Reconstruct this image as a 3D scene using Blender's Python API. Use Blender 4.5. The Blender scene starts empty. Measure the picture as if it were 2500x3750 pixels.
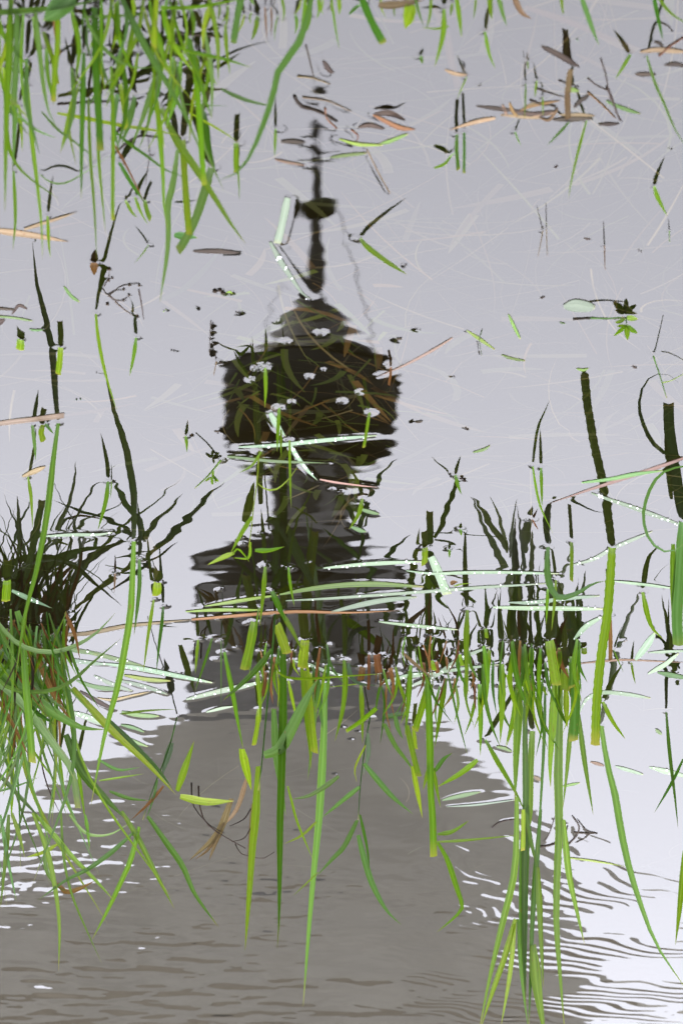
import bpy, math, random
import numpy as np
from mathutils import Vector

random.seed(7)
rng = np.random.default_rng(11)
scene = bpy.context.scene
R = math.radians

# ------------------------------------------------------------------ camera
# The photograph is shown upside down (the mirrored tower stands upright), so
# the camera is rolled by 180 degrees: grass grows towards the picture's bottom.
CAM_H, PITCH, VFOV = 1.76, R(23.0), R(17.0)
cam_d = bpy.data.cameras.new('camera')
cam = bpy.data.objects.new('camera', cam_d)
scene.collection.objects.link(cam)
cam.location = (0, 0, CAM_H)
fw = Vector((0, math.cos(PITCH), -math.sin(PITCH)))
up = Vector((0, math.sin(PITCH), math.cos(PITCH)))
from mathutils import Matrix
m = Matrix(((-1, 0, 0), (0, 1, 0), (0, 0, 1)))
xa, ya, za = Vector((-1, 0, 0)), -up, -fw            # rolled 180 degrees
cam.rotation_euler = Matrix((xa, ya, za)).transposed().to_euler()
cam_d.sensor_fit = 'VERTICAL'
cam_d.sensor_height = 36.0
cam_d.angle_y = VFOV
cam_d.clip_start = 0.05
cam_d.clip_end = 3000
cam_d.dof.use_dof = True
cam_d.dof.focus_distance = 4.9
cam_d.dof.aperture_fstop = 14.0
scene.camera = cam

# ------------------------------------------------------------------ sky, sun, exposure
SUN_EL, SUN_AZ = R(52), R(25)
world = bpy.data.worlds.new('World'); scene.world = world
world.use_nodes = True
wn, wl = world.node_tree.nodes, world.node_tree.links
wn.clear()
sky = wn.new('ShaderNodeTexSky'); sky.sky_type = 'NISHITA'; sky.sun_disc = False
sky.sun_elevation = SUN_EL; sky.sun_rotation = SUN_AZ
hs = wn.new('ShaderNodeHueSaturation'); hs.inputs['Saturation'].default_value = 0.35
wl.new(sky.outputs[0], hs.inputs['Color'])
# overcast layer: a cloud deck that is brighter overhead than at the horizon
tc = wn.new('ShaderNodeTexCoord'); sp = wn.new('ShaderNodeSeparateXYZ')
wl.new(tc.outputs['Generated'], sp.inputs[0])
mr = wn.new('ShaderNodeMapRange')
mr.inputs['From Min'].default_value = 0.0; mr.inputs['From Max'].default_value = 0.55
mr.inputs['To Min'].default_value = 0.2; mr.inputs['To Max'].default_value = 11.4
wl.new(sp.outputs['Z'], mr.inputs['Value'])
cl = wn.new('ShaderNodeTexNoise'); cl.inputs['Scale'].default_value = 2.2; cl.inputs['Detail'].default_value = 3
wl.new(tc.outputs['Generated'], cl.inputs['Vector'])
cr = wn.new('ShaderNodeMapRange'); cr.inputs['To Min'].default_value = 0.86; cr.inputs['To Max'].default_value = 1.14
wl.new(cl.outputs['Fac'], cr.inputs['Value'])
mu = wn.new('ShaderNodeMath'); mu.operation = 'MULTIPLY'
wl.new(mr.outputs[0], mu.inputs[0]); wl.new(cr.outputs[0], mu.inputs[1])
vm = wn.new('ShaderNodeVectorMath'); vm.operation = 'SCALE'
vm.inputs[0].default_value = (0.975, 0.972, 1.075)
wl.new(mu.outputs[0], vm.inputs['Scale'])
mx = wn.new('ShaderNodeMix'); mx.data_type = 'RGBA'; mx.inputs['Factor'].default_value = 0.86
wl.new(hs.outputs[0], mx.inputs[6]); wl.new(vm.outputs[0], mx.inputs[7])
bg = wn.new('ShaderNodeBackground'); bg.inputs['Strength'].default_value = 0.12
wl.new(mx.outputs[2], bg.inputs['Color'])
wo = wn.new('ShaderNodeOutputWorld'); wl.new(bg.outputs[0], wo.inputs[0])

sun_d = bpy.data.lights.new('sun', 'SUN'); sun_d.energy = 0.7; sun_d.angle = R(18)
sun_d.color = (1.0, 0.96, 0.9)
sun = bpy.data.objects.new('sun', sun_d); scene.collection.objects.link(sun)
sdir = Vector((math.sin(SUN_AZ) * math.cos(SUN_EL), math.cos(SUN_AZ) * math.cos(SUN_EL), math.sin(SUN_EL)))
sun.rotation_euler = sdir.to_track_quat('Z', 'Y').to_euler()
scene.view_settings.view_transform = 'Standard'
scene.view_settings.look = 'None'
scene.view_settings.exposure = 3.0
scene.view_settings.gamma = 1.0
scene.cycles.transparent_max_bounces = 12
scene.cycles.max_bounces = 8

# ------------------------------------------------------------------ helpers
W_, H_ = 2500.0, 3750.0
FPX = (H_ / 2) / math.tan(VFOV / 2)
cp, spi = math.cos(PITCH), math.sin(PITCH)

def ray(u, v):
    a = (W_ / 2 - u) / FPX; b = (v - H_ / 2) / FPX
    return np.array((a, cp + b * spi, -spi + b * cp))

def on_level(u, v, z=0.0):
    d = ray(u, v); t = (z - CAM_H) / d[2]
    return np.array((0, 0, CAM_H)) + d * t

def on_stand(u, v, y0, lean):
    # point on the steep plane y = y0 + lean * z
    d = ray(u, v); den = d[1] - lean * d[2]
    t = (y0 + lean * CAM_H) / den
    return np.array((0, 0, CAM_H)) + d * t

def new_mat(name):
    mt = bpy.data.materials.new(name); mt.use_nodes = True
    mt.node_tree.nodes.clear()
    return mt, mt.node_tree.nodes, mt.node_tree.links

def link(o):
    scene.collection.objects.link(o); return o

def mesh_obj(name, verts, faces, mat, parent=None, smooth=True, uv=None):
    me = bpy.data.meshes.new(name)
    me.from_pydata([tuple(map(float, p)) for p in verts], [], faces)
    if smooth:
        me.polygons.foreach_set('use_smooth', [True] * len(me.polygons))
    if uv is not None:
        l = me.uv_layers.new(name='uv')
        vi = np.empty(len(me.loops), dtype=np.int32); me.loops.foreach_get('vertex_index', vi)
        l.data.foreach_set('uv', np.asarray(uv, dtype=np.float32)[vi].ravel())
    me.materials.append(mat)
    o = link(bpy.data.objects.new(name, me))
    if parent: o.parent = parent
    return o

# ------------------------------------------------------------------ materials
def leaf_mat(name, ca, cb, trans, tcol, tip=(0.15, 0.12, 0.02), spot=0.66, rough=0.42, tipamt=0.75, spec=0.16):
    mt, n, l = new_mat(name)
    uv = n.new('ShaderNodeUVMap'); uv.uv_map = 'uv'
    sx = n.new('ShaderNodeSeparateXYZ'); l.new(uv.outputs[0], sx.inputs[0])
    oi = n.new('ShaderNodeObjectInfo')
    # long fibres along the blade
    mp = n.new('ShaderNodeMapping'); mp.inputs['Scale'].default_value = (9.0, 0.7, 1)
    l.new(uv.outputs[0], mp.inputs[0])
    ad = n.new('ShaderNodeVectorMath'); ad.operation = 'ADD'
    l.new(mp.outputs[0], ad.inputs[0])
    cb3 = n.new('ShaderNodeCombineXYZ')
    rm = n.new('ShaderNodeMath'); rm.operation = 'MULTIPLY'; rm.inputs[1].default_value = 57.0
    l.new(oi.outputs['Random'], rm.inputs[0]); l.new(rm.outputs[0], cb3.inputs[1]); l.new(rm.outputs[0], cb3.inputs[2])
    l.new(cb3.outputs[0], ad.inputs[1])
    nz = n.new('ShaderNodeTexNoise'); nz.inputs['Scale'].default_value = 1.6; nz.inputs['Detail'].default_value = 3
    l.new(ad.outputs[0], nz.inputs['Vector'])
    rp = n.new('ShaderNodeMapRange'); rp.inputs['From Min'].default_value = 0.38; rp.inputs['From Max'].default_value = 0.62
    l.new(nz.outputs['Fac'], rp.inputs['Value'])
    c1 = n.new('ShaderNodeMix'); c1.data_type = 'RGBA'
    c1.inputs[6].default_value = (*ca, 1); c1.inputs[7].default_value = (*cb, 1)
    l.new(rp.outputs[0], c1.inputs['Factor'])
    # paler midrib
    mb = n.new('ShaderNodeMath'); mb.operation = 'SUBTRACT'; mb.inputs[1].default_value = 0.5
    l.new(sx.outputs['X'], mb.inputs[0])
    ab = n.new('ShaderNodeMath'); ab.operation = 'ABSOLUTE'; l.new(mb.outputs[0], ab.inputs[0])
    mrr = n.new('ShaderNodeMapRange'); mrr.inputs['From Min'].default_value = 0.0; mrr.inputs['From Max'].default_value = 0.16
    mrr.inputs['To Min'].default_value = 0.45; mrr.inputs['To Max'].default_value = 0.0
    l.new(ab.outputs[0], mrr.inputs['Value'])
    c2 = n.new('ShaderNodeMix'); c2.data_type = 'RGBA'; c2.inputs[7].default_value = (*[min(1, 1.5 * x + .02) for x in cb], 1)
    l.new(mrr.outputs[0], c2.inputs['Factor']); l.new(c1.outputs[2], c2.inputs[6])
    # yellowing tip
    tp = n.new('ShaderNodeMapRange'); tp.inputs['From Min'].default_value = 0.90; tp.inputs['From Max'].default_value = 1.0
    tp.inputs['To Max'].default_value = tipamt
    l.new(sx.outputs['Y'], tp.inputs['Value'])
    c3 = n.new('ShaderNodeMix'); c3.data_type = 'RGBA'; c3.inputs[7].default_value = (*tip, 1)
    l.new(tp.outputs[0], c3.inputs['Factor']); l.new(c2.outputs[2], c3.inputs[6])
    # brown flecks and dry patches
    mp2 = n.new('ShaderNodeMapping'); mp2.inputs['Scale'].default_value = (2.2, 9.0, 1)
    l.new(uv.outputs[0], mp2.inputs[0])
    ad2 = n.new('ShaderNodeVectorMath'); ad2.operation = 'ADD'
    l.new(mp2.outputs[0], ad2.inputs[0]); l.new(cb3.outputs[0], ad2.inputs[1])
    nz2 = n.new('ShaderNodeTexNoise'); nz2.inputs['Scale'].default_value = 2.6; nz2.inputs['Detail'].default_value = 4
    l.new(ad2.outputs[0], nz2.inputs['Vector'])
    r2 = n.new('ShaderNodeMapRange'); r2.inputs['From Min'].default_value = spot; r2.inputs['From Max'].default_value = spot + 0.07
    r2.inputs['To Max'].default_value = 0.8
    l.new(nz2.outputs['Fac'], r2.inputs['Value'])
    c4 = n.new('ShaderNodeMix'); c4.data_type = 'RGBA'; c4.inputs[7].default_value = (0.07, 0.035, 0.010, 1)
    l.new(r2.outputs[0], c4.inputs['Factor']); l.new(c3.outputs[2], c4.inputs[6])
    h = n.new('ShaderNodeHueSaturation')
    rh = n.new('ShaderNodeMapRange'); rh.inputs['To Min'].default_value = 0.475; rh.inputs['To Max'].default_value = 0.52
    rv = n.new('ShaderNodeMapRange'); rv.inputs['To Min'].default_value = 0.5; rv.inputs['To Max'].default_value = 1.15
    rw = n.new('ShaderNodeMath'); rw.operation = 'FRACT'
    rw2 = n.new('ShaderNodeMath'); rw2.operation = 'MULTIPLY'; rw2.inputs[1].default_value = 13.7
    l.new(oi.outputs['Random'], rw2.inputs[0]); l.new(rw2.outputs[0], rw.inputs[0])
    l.new(oi.outputs['Random'], rh.inputs['Value']); l.new(rw.outputs[0], rv.inputs['Value'])
    l.new(rh.outputs[0], h.inputs['Hue']); l.new(rv.outputs[0], h.inputs['Value'])
    l.new(c4.outputs[2], h.inputs['Color'])
    pb = n.new('ShaderNodeBsdfPrincipled'); pb.inputs['Roughness'].default_value = rough; pb.inputs['Specular IOR Level'].default_value = spec
    l.new(h.outputs[0], pb.inputs['Base Color'])
    bp = n.new('ShaderNodeBump'); bp.inputs['Strength'].default_value = 0.55; bp.inputs['Distance'].default_value = 0.001
    l.new(nz.outputs['Fac'], bp.inputs['Height']); l.new(bp.outputs[0], pb.inputs['Normal'])
    tr = n.new('ShaderNodeBsdfTranslucent')
    tm = n.new('ShaderNodeMix'); tm.data_type = 'RGBA'; tm.blend_type = 'MIX'; tm.inputs['Factor'].default_value = 0.6
    l.new(h.outputs[0], tm.inputs[6]); tm.inputs[7].default_value = (*tcol, 1)
    l.new(tm.outputs[2], tr.inputs['Color'])
    ms = n.new('ShaderNodeMixShader'); ms.inputs[0].default_value = trans
    l.new(pb.outputs[0], ms.inputs[1]); l.new(tr.outputs[0], ms.inputs[2])
    out = n.new('ShaderNodeOutputMaterial'); l.new(ms.outputs[0], out.inputs[0])
    return mt

M = {
    'g': leaf_mat('green_blade', (0.016, 0.046, 0.0009), (0.050, 0.102, 0.0022), 0.34, (0.092, 0.155, 0.002)),
    'd': leaf_mat('deep_green_blade', (0.007, 0.028, 0.0009), (0.022, 0.060, 0.0018), 0.33, (0.032, 0.085, 0.002)),
    'b': leaf_mat('bluish_leaf_underside', (0.022, 0.055, 0.008), (0.046, 0.086, 0.020), 0.30, (0.06, 0.12, 0.014), rough=0.5, tipamt=0.35),
    'y': leaf_mat('yellow_green_blade', (0.038, 0.076, 0.0014), (0.088, 0.136, 0.0035), 0.33, (0.12, 0.185, 0.005), spot=0.60),
    'w': leaf_mat('pale_wet_leaf', (0.028, 0.056, 0.022), (0.052, 0.082, 0.044), 0.15, (0.05, 0.08, 0.035), rough=0.38, tipamt=0.3, spec=0.25),
    't': leaf_mat('dry_straw', (0.056, 0.038, 0.017), (0.105, 0.076, 0.040), 0.2, (0.075, 0.053, 0.02), tip=(0.04, 0.022, 0.01), rough=0.65, spec=0.12, spot=0.56),
    'o': leaf_mat('rusty_dead_blade', (0.044, 0.019, 0.005), (0.085, 0.043, 0.011), 0.25, (0.085, 0.036, 0.006), tip=(0.025, 0.012, 0.006), rough=0.65, spec=0.12, spot=0.58),
    'p': leaf_mat('pinkish_reed_straw', (0.068, 0.040, 0.024), (0.108, 0.070, 0.048), 0.12, (0.085, 0.05, 0.028), tip=(0.05, 0.026, 0.014), rough=0.6, spec=0.15, spot=0.60),
    'k': leaf_mat('dark_dead_matter', (0.0072, 0.0050, 0.0036), (0.0187, 0.0122, 0.0072), 0.05, (0.0144, 0.0072, 0.0036), tip=(0.0072, 0.0058, 0.0036), rough=0.7, spec=0.06),
}

def simple_mat(name, ca, cb, scale=3.0, rough=0.85, bump=0.3):
    mt, n, l = new_mat(name)
    tcn = n.new('ShaderNodeTexCoord')
    nz = n.new('ShaderNodeTexNoise'); nz.inputs['Scale'].default_value = scale; nz.inputs['Detail'].default_value = 6
    l.new(tcn.outputs['Object'], nz.inputs['Vector'])
    mp = n.new('ShaderNodeMapRange'); mp.inputs['From Min'].default_value = 0.3; mp.inputs['From Max'].default_value = 0.7
    l.new(nz.outputs['Fac'], mp.inputs['Value'])
    c = n.new('ShaderNodeMix'); c.data_type = 'RGBA'
    c.inputs[6].default_value = (*ca, 1); c.inputs[7].default_value = (*cb, 1)
    l.new(mp.outputs[0], c.inputs['Factor'])
    pb = n.new('ShaderNodeBsdfPrincipled'); pb.inputs['Roughness'].default_value = rough; pb.inputs['Specular IOR Level'].default_value = 0.12
    l.new(c.outputs[2], pb.inputs['Base Color'])
    if bump:
        bp = n.new('ShaderNodeBump'); bp.inputs['Strength'].default_value = bump; bp.inputs['Distance'].default_value = 0.02
        l.new(nz.outputs['Fac'], bp.inputs['Height']); l.new(bp.outputs[0], pb.inputs['Normal'])
    out = n.new('ShaderNodeOutputMaterial'); l.new(pb.outputs[0], out.inputs[0])
    return mt

m_ground = simple_mat('pond_mud_and_turf', (0.011, 0.0095, 0.0045), (0.024, 0.020, 0.009), 5.0)
m_stone = simple_mat('dark_tower_stone', (0.020, 0.020, 0.018), (0.042, 0.041, 0.036), 1.2)
m_shaft = simple_mat('grey_tower_render', (0.17, 0.168, 0.16), (0.245, 0.242, 0.23), 1.0)
m_cap = simple_mat('weathered_metal_cap', (0.010, 0.009, 0.007), (0.02, 0.018, 0.014), 2.0, 0.6)
m_roof = simple_mat('pale_grey_slate', (0.225, 0.212, 0.178), (0.30, 0.285, 0.242), 0.6)
m_wall = simple_mat('buff_wall_render', (0.215, 0.19, 0.145), (0.295, 0.263, 0.205), 0.5)
m_ball = simple_mat('verdigris_ball', (0.030, 0.038, 0.014), (0.05, 0.06, 0.022), 3.0, 0.6)
m_metal = simple_mat('dark_mast_metal', (0.03, 0.03, 0.03), (0.06, 0.06, 0.055), 3.0, 0.5)

# water: fresnel mirror over a clear, faintly green-brown body
m_water, n, l = new_mat('pond_water')
fr = n.new('ShaderNodeFresnel'); fr.inputs['IOR'].default_value = 1.333
gl = n.new('ShaderNodeBsdfGlossy'); gl.inputs['Roughness'].default_value = 0.0
tr = n.new('ShaderNodeBsdfTransparent'); tr.inputs['Color'].default_value = (0.30, 0.28, 0.20, 1)
ms = n.new('ShaderNodeMixShader')
l.new(fr.outputs[0], ms.inputs[0]); l.new(tr.outputs[0], ms.inputs[1]); l.new(gl.outputs[0], ms.inputs[2])
out = n.new('ShaderNodeOutputMaterial'); l.new(ms.outputs[0], out.inputs[0])

m_drop, n, l = new_mat('water_droplet')
pb = n.new('ShaderNodeBsdfPrincipled'); pb.inputs['Roughness'].default_value = 0.02
pb.inputs['Base Color'].default_value = (0.95, 0.97, 0.95, 1); pb.inputs['Transmission Weight'].default_value = 0.6
pb.inputs['IOR'].default_value = 1.333
out = n.new('ShaderNodeOutputMaterial'); l.new(pb.outputs[0], out.inputs[0])

m_weed, n, l = new_mat('submerged_weed')
vc = n.new('ShaderNodeVertexColor'); vc.layer_name = 'tone'
pb = n.new('ShaderNodeBsdfPrincipled'); pb.inputs['Roughness'].default_value = 0.8
l.new(vc.outputs[0], pb.inputs['Base Color'])
out = n.new('ShaderNodeOutputMaterial'); l.new(pb.outputs[0], out.inputs[0])

# ------------------------------------------------------------------ ground: pond bed, bank and meadow in one sheet
def ground_z(r):                    # r: 1 at the shore line
    if r < 0.93: return -0.42
    if r < 1.03: return -0.42 + (r - 0.93) / 0.10 * 0.62
    return 0.20 + min(1.3, (r - 1.03) * 0.8)
rs = [0, .15, .3, .45, .6, .7, .8, .86, .9, .93, .95, .97, .985, 1.0, 1.015, 1.03, 1.1, 1.3, 1.7, 2.5, 4, 7, 12, 25]
NA = 96; verts = []; faces = []
PCX, PCY, PRX, PRY = 0.0, 24.5, 42.0, 25.2
for i, r in enumerate(rs):
    for k in range(NA):
        a = 2 * math.pi * k / NA
        wob = 1 + 0.02 * math.sin(5 * a + 1) + 0.012 * math.sin(11 * a)
        x = PCX + PRX * r * math.cos(a) * wob; y = PCY + PRY * r * math.sin(a) * (wob if math.sin(a) > 0 else 1)
        verts.append((x, y, ground_z(r) + rng.normal() * 0.01 * (0.2 < r < 6)))
for i in range(len(rs) - 1):
    for k in range(NA):
        a, b = i * NA + k, i * NA + (k + 1) % NA
        faces.append((a, b, b + NA, a + NA))
g = mesh_obj('ground', verts, faces, m_ground)
g['kind'] = 'structure'

# ------------------------------------------------------------------ tower across the pond (the photograph shows its reflection)
TX, TY = 0.62, 60.0
GZ = 0.2
def empty(name, loc):
    o = bpy.data.objects.new(name, None); o.location = loc; o.empty_display_size = 0.1
    return link(o)
def tag(o, label, cat, group=None):
    o['label'] = label; o['category'] = cat
    if group: o['group'] = group
    return o
def lathe(name, prof, mat, parent, nseg=8, off=(0, 0), rot=0.5, smooth=False):
    v = []; f = []
    for z, r in prof:
        for k in range(nseg):
            a = 2 * math.pi * (k + rot) / nseg
            v.append((off[0] + r * math.cos(a), off[1] + r * math.sin(a), z))
    for i in range(len(prof) - 1):
        for k in range(nseg):
            a, b = i * nseg + k, i * nseg + (k + 1) % nseg
            f.append((a, b, b + nseg, a + nseg))
    f.append(tuple(range(nseg - 1, -1, -1))); f.append(tuple((len(prof) - 1) * nseg + k for k in range(nseg)))
    return mesh_obj(name, v, f, mat, parent, smooth)
def box(name, c, s, mat, parent):
    x, y, z = c; a, b, d = s[0] / 2, s[1] / 2, s[2] / 2
    v = [(x + i * a, y + j * b, z + k * d) for i in (-1, 1) for j in (-1, 1) for k in (-1, 1)]
    f = [(0, 1, 3, 2), (4, 6, 7, 5), (0, 4, 5, 1), (2, 3, 7, 6), (0, 2, 6, 4), (1, 5, 7, 3)]
    return mesh_obj(name, v, f, mat, parent, False)
tower = empty('bell_tower', (TX, TY, GZ))
tag(tower, 'tall dark domed tower with ball-topped mast and broad grey roof, mirrored in the pond', 'tower')
Z = lambda z: z - GZ
def sq(name, prof, mat, ox=0.0):      # four-sided body
    return lathe(name, [(Z(a), b * math.sqrt(2)) for a, b in prof], mat, tower, 4, (ox, 0), 0.5)
def frustum(name, rings, mat):        # rings: z, x right, x left, half depth
    v = []; f = []
    for z, x0, x1, dy in rings:
        v += [(x0, -dy, Z(z)), (x1, -dy, Z(z)), (x1, dy, Z(z)), (x0, dy, Z(z))]
    for i in range(len(rings) - 1):
        for k in range(4):
            a, b = i * 4 + k, i * 4 + (k + 1) % 4
            f.append((a, b, b + 4, a + 4))
    f.append((3, 2, 1, 0)); n4 = 4 * (len(rings) - 1); f.append((n4, n4 + 1, n4 + 2, n4 + 3))
    return mesh_obj(name, v, f, mat, tower, False)
wall = frustum('wall', [(0.2, -4.91, 9.58, 5.48), (12.19, -4.91, 9.58, 5.48)], m_wall)
for i in range(6):
    for zz in (4.0, 8.6):
        box('window', (-3.4 + i * 2.2, -5.5, Z(zz)), (1.0, 0.1, 2.2), m_metal, wall)
frustum('roof', [(12.19, -4.93, 9.6, 5.5), (13.6, -4.65, 7.9, 5.0), (15.41, -4.25, 5.75, 4.2), (16.19, -3.99, 4.95, 3.8), (16.97, -3.59, 4.19, 3.4), (17.79, -2.9, 3.66, 2.9), (18.33, -2.49, 2.83, 2.5), (18.85, -1.78, 2.08, 2.1)], m_roof)
for sx, x0, x1 in ((-1, -24.0, -4.95), (1, 9.62, 28.0)):      # lower wings to both sides, below the frame
    wg = frustum('wing', [(0.2, x0, x1, 4.0), (11.0, x0, x1, 4.0)], m_wall)
    frustum('wing_roof', [(11.0, x0, x1, 4.02), (13.1, x0 + .6, x1 - .3, 0.4)], m_roof)
    for i in range(7):
        box('window', (x0 + 2 + i * 2.4, -4.02, Z(8.2)), (1.0, 0.1, 2.4), m_metal, wg)
sh = sq('shaft', [(18.3, 1.98), (19.4, 1.96), (20.4, 1.86), (21.70, 1.80)], m_shaft, 0.18)
for s in (-1, 1):
    box('window', (0.18 + s * 0.75, -1.9, Z(20.7)), (0.5, 0.12, 1.0), m_metal, sh)
lathe('cornice', [(Z(a), b * 1.06) for a, b in [(21.60, 1.75), (21.75, 1.93), (22.2, 1.95), (22.42, 1.84), (22.6, 1.58), (22.75, 1.22), (22.98, 0.80)]], m_stone, tower, 12, (0.14, 0))
nk = lathe('drum', [(Z(22.9), .84), (Z(23.2), .80), (Z(24.8), .80)], m_shaft, tower, 8, (-0.05, 0))
for k in range(8):
    a = 2 * math.pi * k / 8 + math.pi / 8 * 0
    if abs(math.sin(a) + 0.7) < 0.35:
        box('opening', (-0.05 + .76 * math.cos(a), .76 * math.sin(a), Z(23.9)), (0.3, 0.12, 0.9), m_metal, nk)
lathe('bulb', [(Z(24.75), .95), (Z(24.95), 1.40), (Z(25.25), 1.62), (Z(25.9), 1.70), (Z(26.45), 1.68), (Z(26.60), 1.55)], m_stone, tower, 24, (-0.03, 0), 0.5, True)
cap = lathe('cap', [(Z(26.42), 1.72), (Z(26.55), 1.72), (Z(26.72), 1.52), (Z(26.95), 1.24), (Z(27.2), .97), (Z(27.45), .74), (Z(27.8), .5), (Z(28.2), .3)], m_cap, tower, 24, (-0.08, 0), .5, True)
lathe('mast', [(Z(28.1), .24), (Z(28.5), .14), (Z(28.9), .19), (Z(29.3), .15), (Z(29.7), .10), (Z(31.5), .085), (Z(33.4), .06)], m_metal, tower, 8, (-0.12, 0), 0.5, True)
lathe('ball', [(Z(30.17 - .36 * math.cos(q * math.pi / 10)), max(.04, .35 * math.sin(q * math.pi / 10))) for q in range(11)], m_ball, tower, 16, (-0.17, 0), 0.5, True)
lathe('finial', [(Z(32.75), .06), (Z(33.0), .15), (Z(33.45), .13), (Z(33.75), .03)], m_metal, tower, 6, (-0.22, 0))
box('crossarm', (-0.2, 0, Z(31.35)), (0.45, 0.06, 0.06), m_metal, tower)
box('crossarm', (-0.2, 0, Z(32.1)), (0.4, 0.06, 0.06), m_metal, tower)
def tube_mesh(pts, rad, ns=5, taper=0.0):
    pts = [np.asarray(p, float) for p in pts]; v = []; f = []
    for i, p in enumerate(pts):
        t = pts[min(i + 1, len(pts) - 1)] - pts[max(i - 1, 0)]; t /= np.linalg.norm(t) + 1e-9
        a = np.cross(t, (0.3, 0.2, 1)); a /= np.linalg.norm(a) + 1e-9; b = np.cross(t, a)
        rr = (rad[i] if hasattr(rad, '__len__') else rad) * (1 - taper * i / max(1, len(pts) - 1))
        for k in range(ns):
            th = 2 * math.pi * k / ns
            v.append(p + rr * (a * math.cos(th) + b * math.sin(th)))
    for i in range(len(pts) - 1):
        for k in range(ns):
            a, b = i * ns + k, i * ns + (k + 1) % ns
            f.append((a, b, b + ns, a + ns))
    f.append(tuple(range(ns - 1, -1, -1))); f.append(tuple((len(pts) - 1) * ns + k for k in range(ns)))
    return v, f
for s in (-1, 1):
    for q in (0.8,):
        pts = [(-0.17 + s * (0.3 + 1.05 * t), q * t, Z(30.5 - 3.9 * t)) for t in (0, .25, .5, .75, 1)]
        v, f = tube_mesh(pts, 0.011, 4)
        mesh_obj('guy_wire', v, f, m_metal, tower)

# ------------------------------------------------------------------ plants, straw and leaves
# Lines: part colour width lean mode tile x,y x,y ...   (mode: u upright / f floating / s submerged + p pointed, c cut, b lens, t tube, o bud)
K = 1000.0 / 1568.0
def tp(tile, x, y): return (750 * int(tile[0]) + x * K, 750 * int(tile[1]) + y * K)

MEN = []            # (x, y, radius, amplitude) of every place where something pierces or dents the water
def catmull(P, n):
    P = np.asarray(P, float)
    if len(P) == 2:
        t = np.linspace(0, 1, n)[:, None]; return P[0] * (1 - t) + P[1] * t
    d = np.r_[0, np.cumsum(np.linalg.norm(np.diff(P, axis=0), axis=1))]; d /= d[-1]
    Q = np.vstack((2 * P[0] - P[1], P, 2 * P[-1] - P[-2])); o = []
    for s in np.linspace(0, 1, n):
        i = min(max(np.searchsorted(d, s, 'right') - 1, 0), len(P) - 2)
        t = (s - d[i]) / (d[i + 1] - d[i] + 1e-12)
        a, b, c, e = Q[i:i + 4]
        o.append(.5 * (2 * b + (c - a) * t + (2 * a - 5 * b + 4 * c - e) * t * t + (3 * b - a - 3 * c + e) * t ** 3))
    return np.array(o)

def profile(shape, t, L, w):
    if shape in 'cz':
        return 0.8 + 0.2 * min(1, t * 6)
    if shape == 'b':
        return max(0.03, math.sin(math.pi * (0.04 + 0.93 * t)) ** 0.6)
    a = 0.55 + 0.45 * min(1, t * 4)
    return a * max(0.02, (1 - t ** 2.6)) if t > 0 else a

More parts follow.
